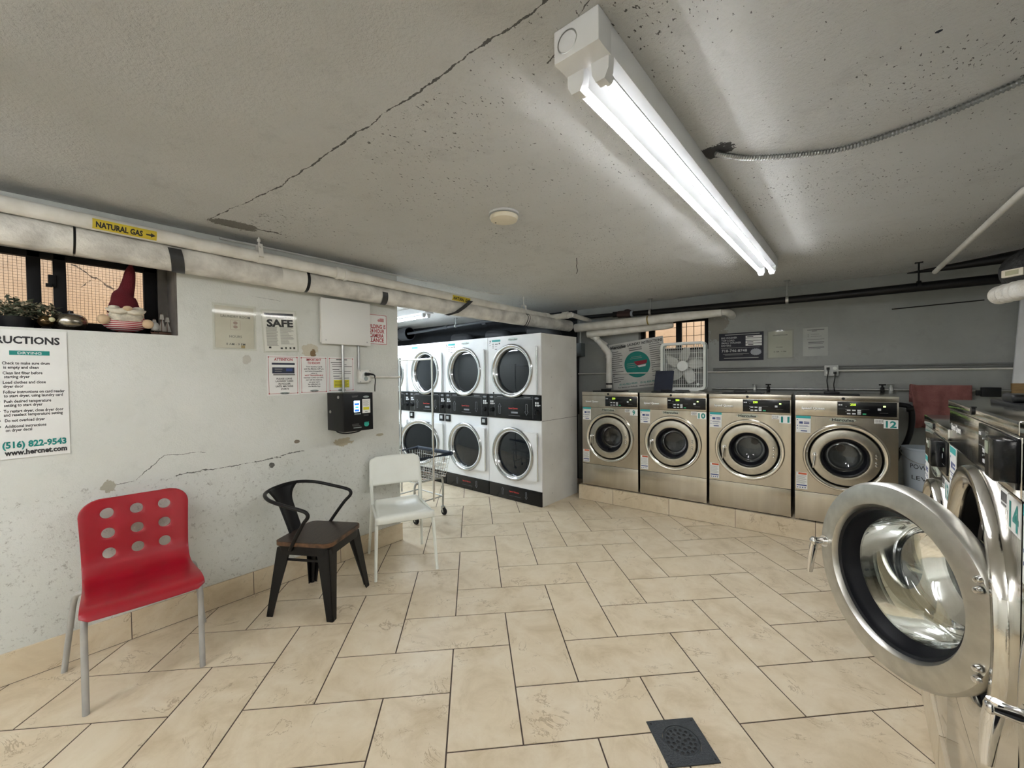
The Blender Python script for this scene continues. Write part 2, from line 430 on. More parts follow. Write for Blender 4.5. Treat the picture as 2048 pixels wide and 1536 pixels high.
m_ceil = plaster('ceiling_plaster', (.91, .915, .90), (.83, .83, .805), axes=(0, 1), specks=.79, bump=1., dist=.022, fine=1., speck_from=.83,
    cracks=[((-2.83, .68), (-2.1, .787), .04, .0024), ((-2.1, .787), (-.45, .84), .04, .0026), ((-2.84, .69), (-2.80, 1.05), .12, .006), ((-.7, 1.0), (-.5, .9), .03, .0015)],
    patches=[(-.46, 1.84, .07, .05, (.10, .10, .10), 2.2), (.16, 1.60, .008, .006, (.02, .03, .05), .6), (-2.83, .80, .07, .12, (.30, .29, .26), 2.)])
m_left = plaster('left_wall_plaster', (.70, .71, .675), (.61, .625, .575), axes=(1, 2), bump=.8, ridge=.90, scuff=.8,
    cracks=[((.24, .88), (.37, .90), .04, .0012), ((.37, .90), (.50, 1.02), .04, .0012), ((.50, 1.02), (.70, 1.01), .04, .0010), ((.55, .89), (1.14, .905), .05, .0022), ((1.05, .905), (1.3, .935), .05, .0022), ((.98, 2.03), (1.16, 2.02), .05, .0008)],
    patches=[(1.60, .955, .075, .032, (.45, .40, .29), 2.4), (1.93, .975, .035, .012, (.42, .39, .30), 1.6), (1.25, 1.005, .02, .012, (.20, .17, .13), 1.5),
             (1.36, 1.675, .06, .05, (.55, .52, .42), 1.6), (1.38, 1.655, .022, .03, (.22, .15, .08), 2.2), (.94, 1.60, .025, .03, (.52, .51, .46), 1.5), (1.08, .86, .02, .02, (.12, .12, .11), 1.8), (.26, .885, .03, .035, (.40, .38, .30), 2.)])
m_back = plaster('back_wall_plaster', (.36, .37, .355), (.27, .28, .265), axes=(0, 2), bump=.35,
    patches=[(1.30, 2.0, .12, .16, (.25, .24, .21), 2.6)])
m_dark = plaster('shade_dark_plaster', (.020, .022, .026), (.012, .013, .015), bump=.5)  # near-black colour stands in for the shade behind the dryers
m_well = plaster('peach_stucco', (.74, .575, .385), (.58, .41, .26), bump=.8,
    cracks=[((.2, 2.3), (.42, 2.16), .08, .004), ((.3, 2.2), (.25, 2.14), .05, .003)], axes=(1, 2))

def wall(name, m, boxes):
    w = M()
    for b in boxes: w.box(*b)
    return struct(w.obj(name, m, smooth=False))
wall('ceiling', m_ceil, [(-3.44, 1.34, -3.4, 5.3, CEIL, CEIL + .12), (-7.1, -3.44, 1.35, 5.3, CEIL, CEIL + .12)])
# left wall with the window opening (y -1.25 .. .58, z 1.735 .. 2.16)
wall('wall_left', m_left, [(-3.44, XW, -3.4, 2.125, -.01, 1.735), (-3.44, XW, -3.4, -1.25, 1.735, CEIL), (-3.44, XW, .58, 2.125, 1.735, CEIL), (-3.44, XW, -1.25, .58, 2.17, CEIL)])
wall('wall_right', m_left, [(1.25, 1.34, -3.4, 5.25, -.01, CEIL)])
wall('wall_front', m_left, [(-3.14, 1.25, -3.4, -3.3, -.01, CEIL)])
wall('wall_partition', m_left, [(-7.1, -3.44, 1.35, 1.5, -.01, CEIL)])
wall('wall_far_left', m_left, [(-7.1, -7.0, 1.5, 5.0, -.01, CEIL)])
wb = M()
wb.box(-.47, 4.1, NB, NB + .3, -.01, 1.76); wb.box(-.47, .40, NB, NB + .3, 1.76, CEIL); wb.box(1.225, 4.1, NB, NB + .3, 1.76, CEIL); wb.box(.40, 1.225, NB, NB + .3, 2.13, CEIL)
struct(wb.obj('wall_back', m_back, None, PB, A4, smooth=False))
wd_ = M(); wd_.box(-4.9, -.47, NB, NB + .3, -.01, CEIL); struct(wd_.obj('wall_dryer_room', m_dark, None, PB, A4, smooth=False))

# light wells outside the two windows
wall('wall_light_well_side', m_well, [(-4.55, -4.30, -2.2, 1.3, 1.2, 3.0), (-4.30, -3.44, 1.2, 1.3, 1.2, 3.0), (-4.30, -3.44, -2.2, -2.1, 1.2, 3.0), (-4.30, -3.44, -2.1, 1.2, 1.2, 1.45)])
lw = M(); lw.box(-.5, 2.2, 1.75, 1.95, 1.2, 3.0); lw.box(-.5, 2.2, NB + .3, 1.75, 1.2, 1.45); lw.box(-.6, -.5, NB + .3, 1.75, 1.2, 3.); lw.box(2.2, 2.3, NB + .3, 1.75, 1.2, 3.)
struct(lw.obj('wall_light_well_rear', m_well, None, PB, A4, smooth=False))

# window 1 (left wall)
frame_m = mat('black_window_frame', (.004, .004, .0045), .6, spec=.2)
mesh_m = mat('rusty_wire_mesh', (.10, .06, .035), .8)
def window_left():
    f = M()
    x0, x1 = -3.415, -3.375
    for y0, y1 in ((-1.25, -1.19), (-.62, -.56), (-.006, .045), (.088, .138), (.462, .526)): f.box(x0, x1, y0, y1, 1.735, 2.17, .004)
    f.box(x0, x1, -1.25, .526, 1.735, 1.80, .004); f.box(x0, x1, -1.25, .526, 2.135, 2.17, .004)
    o = struct(f.obj('window_1', frame_m))
    M().box(-3.398, -3.394, -1.19, .462, 1.80, 2.135).obj('pane', pane_gl, o, smooth=False)
    l = M(); l.box(-3.375, -3.362, .070, .10, 1.985, 2.05, .004); l.box(-3.366, -3.35, .060, .085, 1.98, 2.0, .003); l.obj('latch', frame_m, o)
    w = M(); k = -1.2
    while k < .5: w.tube([(-3.46, k, 1.74), (-3.46, k, 2.16)], .0007, 4); k += .0155
    z = 1.75
    while z < 2.16: w.tube([(-3.46, -1.22, z), (-3.46, .52, z)], .0007, 4); z += .0155
    w.obj('guard_mesh', mesh_m, o)
    j = M(); j.box(-3.37, XW - .002, .572, .5795, 1.737, 2.168); j.box(-3.42, -3.36, .5262, .5725, 1.737, 2.168); j.obj('jamb', mat('dark_stained_jamb', (.17, .155, .135), .8, col2=(.10, .09, .08), bump=.4, bs=30), o)
    s_ = M(); s_.box(-3.42, XW - .03, -1.24, .526, 1.7355, 1.7375); s_.obj('sill', mat('dark_sill', (.05, .045, .04), .7), o)
window_left()
def window_back():
    f = M(); y0, y1 = NB + .10, NB + .15
    for a, b in ((.40, .45), (.50, .572), (.836, .90), (1.165, 1.225)): f.box(a, b, y0, y1, 1.76, 2.13, .004)
    f.box(.40, 1.225, y0, y1, 1.76, 1.79, .004); f.box(.40, 1.225, y0, y1, 2.105, 2.13, .004)
    o = struct(f.obj('window_2', frame_m, None, PB, A4))
    M().box(.45, 1.165, NB + .12, NB + .124, 1.79, 2.105).obj('pane', pane_gl, o, smooth=False)
    g = M()
    for k in range(6): g.cyl((.93 + k * .085, NB + .24, 1.77), (.93 + k * .085, NB + .24, 2.12), .004, seg=6)
    for z in (1.85, 1.95, 2.06): g.cyl((.42, NB + .24, z), (1.21, NB + .24, z), .003, seg=6)
    g.obj('guard_bars', mesh_m, o)
window_back()

# tiled baseboard and washer plinths
def tiles(name, runs, m, loc=(0, 0, 0), rz=0., core=None):
    bm = bmesh.new(); ly = bm.verts.layers.float_color.new('tid')
    for b in runs:
        t = (random.random(), random.random(), random.random(), 1); q = bmesh.new(); bmesh.ops.create_cube(q, size=1)
        x0, x1, y0, y1, z0, z1 = b
        vs = []
        for v in q.verts: vs.append(((x0 + x1) / 2 + v.co.x * (x1 - x0), (y0 + y1) / 2 + v.co.y * (y1 - y0), (z0 + z1) / 2 + v.co.z * (z1 - z0)))
        fs = [[v.index for v in f.verts] for f in q.faces]; q.free()
        nv = [bm.verts.new(c) for c in vs]
        for v in nv: v[ly] = t
        for f in fs: bm.faces.new([nv[i] for i in f])
    k = len(bm.faces)
    if core:
        q = bmesh.new(); bmesh.ops.create_cube(q, size=1); x0, x1, y0, y1, z0, z1 = core
        nv = [bm.verts.new(((x0 + x1) / 2 + v.co.x * (x1 - x0), (y0 + y1) / 2 + v.co.y * (y1 - y0), (z0 + z1) / 2 + v.co.z * (z1 - z0))) for v in q.verts]
        for f in q.faces:
            g = bm.faces.new([nv[v.index] for v in f.verts]); g.material_index = 1
        q.free()
    me = bpy.data.meshes.new(name); bm.to_mesh(me); bm.free(); me.materials.append(tile); me.materials.append(grout)
    o = bpy.data.objects.new(name, me); COL.objects.link(o); o.location = loc; o.rotation_euler = (0, 0, rz); return struct(o)
runs = []; y = .335 - .612 * 5
while y < 2.1:
    runs.append((-3.14, -3.128, y + .002, min(y + .610, 2.137), .003, .155)); y += .612
runs.append((-3.44, -3.14, 2.125, 2.137, .003, .155))
tiles('baseboard_left', runs, tile, core=(-3.1395, -3.1295, -3.3, 2.125, 0, .153))
runs = []
for a, b in ((-.03, .391), (.395, 1.003), (1.007, 1.615), (1.619, 2.227), (2.231, 2.84), (2.844, 3.6)):
    runs.append((a, b, 0, .012, .003, .17)); runs.append((a, b, .0125, .80, .158, .17))
tiles('trim_1', runs, tile, PB, A4, core=(-.028, 3.6, .004, .80, 0, .165))
runs = []; y = -1.6
while y < 2.6:
    e = min(y + .608, 2.72); runs.append((.226, .238, y, e, .003, .17)); runs.append((.2385, 1.2, y, e, .158, .17)); y += .612
runs.append((.238, 1.2, 2.712, 2.72, .003, .158))
tiles('trim_2', runs, tile, core=(.230, 1.2, -1.6, 2.715, 0, .165))

# ------------------------------------------------------------------ ceiling lights
tube_on = mat('lit_tube', (.9, .95, 1.), .4, emit=(.97, .98, 1.), es=TUBE)
tube_cool = mat('lit_cool_tube', (.88, .94, 1.), .4, emit=(.80, .90, 1.), es=TUBE * 1.9)
lamp_wh = mat('white_lamp_housing', (.74, .75, .76), .35, col2=(.68, .69, .70))
def strip_light(name, label, loc, rz, length, group=None, lit=tube_on, half=True):
    """two bare tubes under a white channel; local x along the length from the near end, z = 0 on the ceiling"""
    t = thing(name, label, 'ceiling light', loc, rz, group)
    h = M(); h.box(0, length, -.063, .063, -.078, 0, .003); h.obj('housing', lamp_wh, t)
    e = M(); e.box(-.008, .06, -.066, .066, -.086, -.001, .003); e.cyl((-.0085, 0, -.045), (-.006, 0, -.045), .006, seg=10)
    k = M(); k.lathe([(.028, -.0095), (.030, -.0085), (.026, -.008)], (0, .025, -.045), 'x', 24); 
    e.obj('end_cap', lamp_wh, t); k.obj('knockout', galv, t)
    for sy in (-1, 1):
        for xe, d in ((.075, 1), (length - .075, -1)):
            s = M(); y = sy * .037
            s.prism([(y - .026, -.078), (y + .026, -.078), (y + .024, -.118), (y + .013, -.140), (y - .013, -.140), (y - .024, -.118)], xe - .022, xe + .006, 'x')
            s.cyl((xe + .003 * d, y, -.115), (xe + .03 * d, y, -.115), .0145, seg=14); s.obj('lamp_holder', lamp_wh, t)
        arc = lambda a0, a1, n: [(sy * .037 + .0135 * math.cos(R(a0 + (a1 - a0) * k / n)), -.115 + .0135 * math.sin(R(a0 + (a1 - a0) * k / n))) for k in range(n + 1)]
        b = M(); b.prism(arc(-167, -13, 14) if half else arc(-180, 160, 16), .10, length - .10, 'x'); tb = b.obj('tube', lit, t)
        if half: b = M(); b.prism(arc(-12.5, 192.5, 14), .10, length - .10, 'x'); b.obj('tube_back', lamp_wh, tb)
    return t
strip_light('strip_light', 'long twin tube strip light on the ceiling of the washer room, tubes lit', (-.558, .93, CEIL), R(90), 2.93)
strip_light('strip_light', 'twin tube strip light on the ceiling over the dryers, mostly hidden by the wall', (-4.28, 3.38, CEIL), R(180), 1.9, lit=tube_cool)
strip_light('strip_light', 'added twin tube strip light brightening the dryer fronts, hidden behind the left wall', (-4.05, 2.15, CEIL), R(180), 2.44, lit=tube_cool)  # unseen lamp, added to brighten the dryer fronts
strip_light('strip_light', 'added unseen twin tube strip light behind the viewer, nearer the left wall', (-2.0, -2.9, CEIL), R(90), 2.44, half=False)  # added fill lamp out of view; full-round tubes brighten the ceiling
strip_light('strip_light', 'added unseen twin tube strip light behind the viewer, nearer the right wall', (.1, -2.9, CEIL), R(90), 2.44, half=False)  # another added lamp out of view, evens out the room light

# ------------------------------------------------------------------ things on the ceiling
t = thing('smoke_detector', 'round cream smoke detector on the ceiling left of the strip light', 'smoke detector', (-1.525, 1.74, CEIL))
cream = mat('cream_plastic', (.72, .66, .52), .45)
M().lathe([(0, -.001), (.084, -.001), (.084, -.012), (.076, -.014), (.0, -.014)], (0, 0, 0), 'z', 40).obj('base', mat('pale_grey_plastic', (.62, .63, .62), .45), t)
M().lathe([(0, -.014), (.070, -.014), (.070, -.019), (0, -.019)], (0, 0, 0), 'z', 40).obj('vent_slot', black_pl, t)
M().lathe([(.078, -.018), (.080, -.024), (.074, -.040), (.05, -.047), (0, -.048), (0, -.018)], (0, 0, 0), 'z', 40).obj('cover', cream, t)
M().cyl((-.045, -.02, -.0485), (-.045, -.02, -.046), .005, seg=10).obj('indicator', black_pl, t)

cx = M(); pts = [(-.45, 1.83, 2.3705), (-.42, 1.88, 2.3715), (-.351, 1.967, 2.3715), (-.2, 2.07, 2.3715), (-.03, 2.14, 2.3715), (.2, 2.10, 2.3715), (.387, 2.015, 2.3715), (.7, 1.85, 2.3715), (1.24, 1.5, 2.3715)]
P = [Vector(p) for p in pts]
def spline(P, k):
    o = []
    for i in range(len(P) - 1):
        a, b, c, d = P[max(i - 1, 0)], P[i], P[i + 1], P[min(i + 2, len(P) - 1)]
        for q in range(k):
            t_ = q / k
            o.append(.5 * ((2 * b) + (c - a) * t_ + (2 * a - 5 * b + 4 * c - d) * t_ * t_ + (3 * b - a - 3 * c + d) * t_ ** 3))
    o.append(P[-1]); return o
def resample(P, step):
    o = [P[0]]; acc = 0
    for a, b in zip(P[:-1], P[1:]):
        l = (b - a).length
        while acc + l >= step:
            f = (step - acc) / l; a = a + (b - a) * f; o.append(a); l = (b - a).length; acc = 0
        acc += l
    return o
Q = resample(spline(P, 12), .0056)
cx.tube(Q, [.0118 if i % 2 else .0074 for i in range(len(Q))], 10)
tag(cx.obj('armored_cable', steel('armored_cable_steel', (.34, .35, .34), .45, (20, 20, 20)), ang=10), 'grey ribbed armored cable curving along the ceiling from the strip light to the right', 'cable')
tag(M().tube([(-1.682, 2.773, CEIL), (-1.68, 2.775, 2.34), (-1.683, 2.772, 2.325), (-1.676, 2.77, 2.30), (-1.672, 2.772, 2.285), (-1.68, 2.772, 2.268), (-1.684, 2.772, 2.262)], .0022, 6, 6).obj('hanging_wire', black_pl),
    'short kinked black wire end hanging from the ceiling past the smoke detector', 'wire')
tag(M().tube([(1.2, 1.55, 2.355), (.62, 3.2, 2.362), (.46, 4.68, 2.262)], .017, 12).obj('ceiling_pipe', white_pt), 'thin white pipe running along the ceiling at right down to the black pipe', 'pipe')

# ------------------------------------------------------------------ pipes along the left wall
def gz(y): return 2.276 - .0175 * y
t = thing('gas_pipe', 'long white gas pipe hanging under the ceiling along the left wall with yellow labels', 'pipe', (-2.97, -1, 2.29))
o_ = Vector((-2.97, -1, 2.29))
g = M(o_); g.tube([(-2.97, -3.2, gz(-3.2)), (-2.97, 4.22, gz(4.22))], .037, 20); g.obj('pipe_run', white_pt, t)
g = M(o_); g.tube([(-2.97, 4.19, gz(4.22)), (-2.965, 4.25, gz(4.22)), (-2.94, 4.275, gz(4.22)), (-2.70, 4.33, 2.213)], .034, 18); g.tube([(-2.70, 4.33, 2.213), (-2.78, 4.92, 2.205)], .028, 16); g.obj('branch', white_pt, t)
g = M(o_)
for y in (1.52, 4.16): g = M(o_); g.lathe([(.038, -.045), (.044, -.043), (.046, -.03), (.046, -.02), (.041, -.018), (.041, .018), (.046, .02), (.046, .03), (.044, .043), (.038, .045)], (-2.97, y, gz(y)), 'y', 24); g.obj('coupling', white_pt, t)
g = M(o_); g.lathe([(.03, -.04), (.043, -.038), (.043, .038), (.03, .04)], (-2.78, 4.312, 2.213), 'x', 24)
g.obj('coupling', white_pt, t)
for y in (.975, 3.72):
    h = M(o_); z = gz(y)
    h.tube([(-2.97, y, z + .075), (-2.97, y, CEIL)], .0055, 8); h.cyl((-2.97, y, CEIL - .03), (-2.97, y, CEIL - .012), .011, seg=6)
    ring = [(-2.97 + .040 * math.cos(a), y, z + .040 * math.sin(a)) for a in [R(60 - 300 * k / 24) for k in range(25)]]
    pr = [(-2.97 + .020, z + .082), (-2.97 + .0405, z + .0)] + [(-2.97 + .0405 * math.cos(R(-10 * k)), z + .0405 * math.sin(R(-10 * k))) for k in range(1, 18)] + [(-2.97 - .0405, z), (-2.97 - .02, z + .082)]
    pr2 = [(a * 1.0, b) for a, b in pr]
    inn = [(-2.97 + (a + 2.97) * .93, z + (b - z) * .93) for a, b in pr]
    for q in range(len(pr) - 1): h.hexa([(pr[q][0], y - .014, pr[q][1]), (pr[q + 1][0], y - .014, pr[q + 1][1]), (inn[q + 1][0], y - .014, inn[q + 1][1]), (inn[q][0], y - .014, inn[q][1]), (pr[q][0], y + .014, pr[q][1]), (pr[q + 1][0], y + .014, pr[q + 1][1]), (inn[q + 1][0], y + .014, inn[q + 1][1]), (inn[q][0], y + .014, inn[q][1])])
    h.cyl((-2.97 + .026, y, z + .06), (-2.97 + .042, y, z + .058), .007, seg=6)
    h.obj('hanger', white_pt, t)
lab_y = mat('yellow_pipe_label', (.66, .52, .04), .45, col2=(.55, .42, .03))
def pipe_label(y0, y1, txt, arrow):
    """label wrapped on the pipe, text bent round it"""
    zc = lambda y: gz(y); rr = .0378
    m = M(o_); a0, a1 = R(-62), R(20)
    for q in range(10):
        A, B = a0 + (a1 - a0) * q / 10, a0 + (a1 - a0) * (q + 1) / 10
        vs = [m.bm.verts.new((-2.97 + rr * math.cos(a), y, zc(y) + rr * math.sin(a))) for a, y in ((A, y0), (A, y1), (B, y1), (B, y0))]
        m.bm.faces.new(vs)
    lb = m.obj('label', lab_y, t)
    m = M(); k = .80 if arrow else 1.
    m.fit(txt, .012, (y1 - y0) * k - .008, 0, .028, 0, .045)
    if arrow:
        x = (y1 - y0) * .82; w = (y1 - y0) * .16
        m.prism([(x, -.004), (x + w * .5, -.004), (x + w * .5, -.012), (x + w, 0), (x + w * .5, .012), (x + w * .5, .004), (x, .004)], -.0001, .0001)
    for q in range(-9, 10):
        bmesh.ops.bisect_plane(m.bm, geom=m.bm.verts[:] + m.bm.edges[:] + m.bm.faces[:], plane_co=(0, 0, q * .0015), plane_no=(0, 0, 1))
    for v in m.bm.verts:
        y = y0 + v.co.x; a = R(-21) + v.co.z / rr
        v.co = Vector((-2.97 + (rr + .0006) * math.cos(a), y, zc(y) + (rr + .0006) * math.sin(a))) - o_
    m.obj('lettering', ink, lb, smooth=False)
pipe_label(.215, .462, 'NATURAL GAS', True)
pipe_label(2.60, 2.83, 'NATURAL GAS', False)

def iz(y): return 2.188 - .016 * y
ip = [(-3.055, -3.2, iz(-3.2)), (-3.055, 0, iz(0)), (-3.053, 1.24, iz(1.24)), (-3.03, 2.6, iz(2.6) - .006), (-2.98, 3.7, iz(3.7) - .004), (-2.90, 4.73, iz(4.7) + .002)]
o_ = Vector((-3.05, 0, 2.1))
t = thing('insulated_pipe', 'thick plaster wrapped heating pipe along the left wall bound with black tape', 'pipe', o_)
def ipt(y):
    for a, b in zip(ip[:-1], ip[1:]):
        if a[1] <= y <= b[1]:
            f = (y - a[1]) / (b[1] - a[1]); return Vector(a) * (1 - f) + Vector(b) * f
g = M(o_); PP = []; rr_ = []
rnd = random.Random(5); y = -3.2
while y < .148: PP.append(ipt(y)); rr_.append(.0785 + rnd.uniform(-.002, .002)); y += .12
PP.append(ipt(.150)); rr_.append(.078); g.tube(PP, rr_, 24); PP, rr_ = [], []
y = .160
while y < 1.235: PP.append(ipt(y)); rr_.append(.0775 + rnd.uniform(-.001, .001)); y += .09
g.tube(PP + [ipt(1.30)], rr_ + [.074], 24); PP, rr_ = [], []
y = 1.30
while y < 4.7: PP.append(ipt(y)); rr_.append(.072 + rnd.uniform(-.001, .001)); y += .11
g.tube(PP, rr_, 24); g.obj('lagging', insul, t)
g = M(o_); g.tube([ipt(.148), ipt(.163)], .070, 24); g.tube([ipt(1.282), ipt(1.305)], .0765, 24); g.obj('joint_gap', black_pl, t)
g = M(o_); g.tube([ipt(1.12), ipt(1.25), ipt(1.282)], [.0795, .0815, .0805], 24); g.obj('cuff', white_pt, t)
tape = mat('black_tape', (.035, .037, .037), .35, col2=(.025, .026, .027))
def strap(y, w, a0, a1, skew=0., r=.0795):
    m = M(o_); n = 14
    for q in range(n):
        vs = []
        for kk in (q, q + 1):
            a = R(a0 + (a1 - a0) * kk / n)
            yy = y + skew * kk / n
            for e in (-w / 2, w / 2):
                p = ipt(yy + e); jag = 1 + (.0 if kk not in (0, n) else 0)
                vs.append(m.bm.verts.new((p.x + r * math.cos(a), yy + e * jag, p.z + r * math.sin(a))))
        m.bm.faces.new((vs[0], vs[1], vs[3], vs[2]))
    m.obj('tape_band', tape, t)
strap(.545, .062, 30, -100, .03, .081); strap(1.895, .05, 10, -100, .02, .0775)
m = M(o_); p = ipt(2.72); 
pts = [(-2.925, 2.83, 2.215), (-2.925, 2.80, 2.19), (-2.935, 2.74, 2.14), (-2.95, 2.66, 2.085), (-2.98, 2.56, 2.05)]
for a, b in zip(pts[:-1], pts[1:]):
    m.hexa([(a[0], a[1] - .03, a[2]), (a[0], a[1] + .03, a[2]), (b[0], b[1] + .03, b[2]), (b[0], b[1] - .03, b[2])] + [(a[0] - .002, a[1] - .03, a[2]), (a[0] - .002, a[1] + .03, a[2]), (b[0] - .002, b[1] + .03, b[2]), (b[0] - .002, b[1] - .03, b[2])])
m.obj('loose_tape', tape, t)
m = M(o_)
for dy in (0, .035): m.tube([(ipt(3.72).x + .074 * math.cos(a), 3.72 + dy + .01 * math.sin(a * 3), ipt(3.72).z + .074 * math.sin(a)) for a in [R(60 - 12 * k) for k in range(18)]], .004, 6)
m.tube([(-2.97, 3.74, 2.06), (-2.965, 3.76, 2.02), (-2.97, 3.75, 1.985)], .004, 6); m.obj('wire_tie', black_pl, t)

tag(M().tube([(-3.128, .80, 2.372), (-3.128, 1.2, 2.374), (-3.128, 2.1, 2.372), (-3.11, 2.9, 2.372), (-3.06, 3.3, 2.37), (-3.02, 3.42, 2.372)], .0065, 8, 4).obj('thin_conduit', white_pt), 'thin painted conduit in the corner of ceiling and left wall above the gas pipe', 'conduit')
tag(M().tube([(-3.12, 1.836, 1.474), (-3.12, 2.127, 1.470)], .0075, 8).obj('thin_conduit', white_pt), 'short painted conduit running from the wall outlet to the wall corner', 'conduit')

# ------------------------------------------------------------------ pipes on the back wall
def bt(pts): return [BK(*p) for p in pts]
o_ = BK(1, .6, 2.2)
t = thing('black_pipe', 'long black iron pipe hanging under the ceiling in front of the back wall', 'pipe', o_)
bp_ = [(.40, .66, 2.228), (1.3, .58, 2.203), (2.3, .50, 2.183), (3.3, .40, 2.175), (3.62, .37, 2.172)]
M(o_).tube(bt(bp_), [.031, .034, .036, .039, .04], 18).obj('pipe_run', black_mt, t)
m = M(o_); m.tube(bt([(-.6, .74, 2.262), (.16, .69, 2.243)]), .024, 14); m.tube(bt([(.13, .69, 2.245), (.25, .68, 2.24)]), .036, 14); m.obj('narrow_run', black_mt, t)
m = M(o_); m.tube(bt([(.20, .68, 2.24), (.37, .665, 2.23)]), .045, 8); m.tube(bt([(.265, .675, 2.262), (.30, .675, 2.285), (.34, .675, 2.283), (.37, .675, 2.262)]), .008, 8, 4); m.obj('union', mat('rust_brown_union', (.045, .02, .018), .6), t)
M(o_).tube(bt([(.375, .664, 2.2295), (.405, .66, 2.2283)]), .037, 18).obj('collar', mat('pale_collar', (.42, .47, .52), .4), t)
for s_, n_ in ((.62, .64), (2.0, .525), (2.92, .44)):
    z = 2.228 - .0265 * (s_ - .4) if s_ < 1.3 else 2.19; h = M(o_)
    h.tube(bt([(s_, n_, z + .03), (s_, n_, CEIL)]), .006, 8); c = BK(s_, n_, CEIL)
    h.box(c.x - .025, c.x + .025, c.y - .02, c.y + .02, CEIL - .006, CEIL - .0005)
    h.tube(bt([(s_ - .012, n_, z), (s_ + .012, n_, z)]), .042, 16); h.obj('hanger', black_mt if s_ > 2.5 else galv, t)
o_ = BK(.5, .6, 2.1)
t = thing('drain_pipe', 'pair of white pipes high on the back wall with a drop to the washers', 'pipe', o_)
M(o_).tube(bt([(-.36, .58, 2.10), (.5, .60, 2.118), (1.40, .63, 2.148)]), [.056, .054, .05], 20).obj('upper_pipe', white_pt, t)
M(o_).tube(bt([(-.22, .66, 2.015), (.2, .68, 2.03), (.80, .735, 2.058), (.86, .74, 2.062)]), [.047, .047, .046, .030], 18).obj('lower_pipe', white_pt, t)
M(o_).tube(bt([(1.385, .63, 2.148), (1.44, .67, 2.146), (1.47, .76, 2.13), (1.47, NB, 2.12)]), .040, 16, 3).obj('elbow', white_pt, t)
M(o_).tube(bt([(.60, .603, 2.121), (.615, .603, 2.122)]), .0562, 20).obj('band', mat('brass_band', (.38, .28, .08), .4, .6), t)
m = M(o_); m.tube(bt([(-.16, .70, 2.0), (-.13, .70, 1.975), (.045, .70, 1.77), (.062, .70, 1.73), (.062, .70, 1.30)]), [.036, .036, .036, .037, .037], 16)
m.tube(bt([(-.13, .70, 1.975), (-.09, .70, 1.928)]), .043, 16); m.tube(bt([(-.01, .70, 1.835), (.045, .70, 1.77), (.062, .70, 1.735), (.062, .70, 1.69)]), .044, 16); m.obj('drop_pipe', white_pt, t)
m = M(o_); m.tube(bt([(.062, .70, 1.36), (.062, .70, 1.34)]), .043, 16); m.obj('hose_clamp', black_mt, t)
m = M(o_); m.tube(bt([(-.19, .68, 1.99), (-.10, .76, 1.93), (.0, .78, 1.86)]), .030, 12); m.obj('side_branch', white_pt, t)
# electrical things in the gap beside the dryers
t = thing('junction_box', 'small grey electrical box with conduit in the gap beside the end dryer', 'electrical box', BK(-.40, .78, 1.82))
M().box(-.05, .05, -.05, .06, -.09, .09, .004).obj('box', mat('grey_electrical_box', (.10, .115, .115), .5), t)
M().tube([(0, .02, .09), (0, .02, .25), (-.01, .03, .40)], .012, 8).obj('conduit', galv, t)
M().tube([(-.05, .03, -.09), (-.06, .03, -.5), (-.055, .03, -.9)], .022, 8).obj('cable', black_pl, t)
# conduits, outlets, hose pipe
o_ = BK(2, .83, 1.5)
for z, lab in ((1.530, 'uppermost of three thin conduits running along the back wall through the outlet box'), (1.509, 'middle of three thin conduits running along the back wall through the outlet box'), (1.488, 'lowest of three thin conduits running along the back wall, passing over the tilted sign')):
    m = M(BK(2, .83, z)); a = -.45 if z < 1.5 else 1.28
    for p, q in ((a, 2.30), (2.412, 3.62)): m.tube(bt([(p, NB - (.045 if z < 1.5 else .012), z - .001 * (z < 1.5)), (q, NB - .012, z)]), .0075, 8)
    tag(m.obj('wall_conduit', white_pt if z < 1.5 else mat('grey_painted_conduit', (.20, .205, .20), .5), None, BK(2, .83, z)), lab, 'conduit', 'thin conduits on the back wall')
t = thing('wall_outlet', 'double electrical outlet box on the back wall with two black plugs', 'outlet', BK(2.357, NB, 1.488), A4)
M().box(-.055, .055, -.048, 0, -.053, .053, .005).obj('box', mat('grey_outlet_cover', (.55, .56, .54), .4), t)
m = M()
for x in (-.027, .027):
    for z in (-.022, .022): m.lathe([(.0, -.0495), (.016, -.0495), (.017, -.047), (0, -.047)], (x, 0, z), 'y', 16)
m.obj('socket', white_pl, t)
for k, (x, z, lab) in enumerate(((-.027, .022, 'black plug and cord in the upper left socket of the back wall outlet'), (.027, -.022, 'black plug and cord in the lower right socket of the back wall outlet'))):
    c = thing('power_cord', lab, 'cord', BK(2.357 + x, NB - .055, 1.488 + z), A4)
    M().box(-.013, .013, -.028, .004, -.012, .012, .004).obj('plug', black_pl, c)
    M().tube([(0, -.022, -.01), (0, -.026, -.05), (-.008, -.02, -.12), (0, -.015, -.2), (.004, -.02, -.30)], .0042, 8, 5).obj('cable', black_pl, c)
t = thing('supply_pipe', 'thin pipe with taps low on the back wall behind the washers', 'pipe', BK(2, .82, 1.3))
o_ = BK(2, .82, 1.3)
M(o_).tube(bt([(1.27, NB - .03, 1.30), (3.62, NB - .03, 1.303)]), .010, 10).obj('pipe_run', galv, t)
for s_, mt in ((1.70, galv), (1.825, black_mt), (2.735, black_mt), (2.795, galv)):
    m = M(o_); m.tube(bt([(s_, NB - .06, 1.27), (s_, NB - .06, 1.325)]), .016, 8); m.tube(bt([(s_, NB - .06, 1.325), (s_, NB - .06, 1.345)]), .008, 8); m.tube(bt([(s_ - .025, NB - .06, 1.348), (s_ + .025, NB - .06, 1.348)]), .007, 6); m.tube(bt([(s_, NB - .09, 1.30), (s_, NB, 1.30)]), .012, 8); m.obj('tap', mt, t)
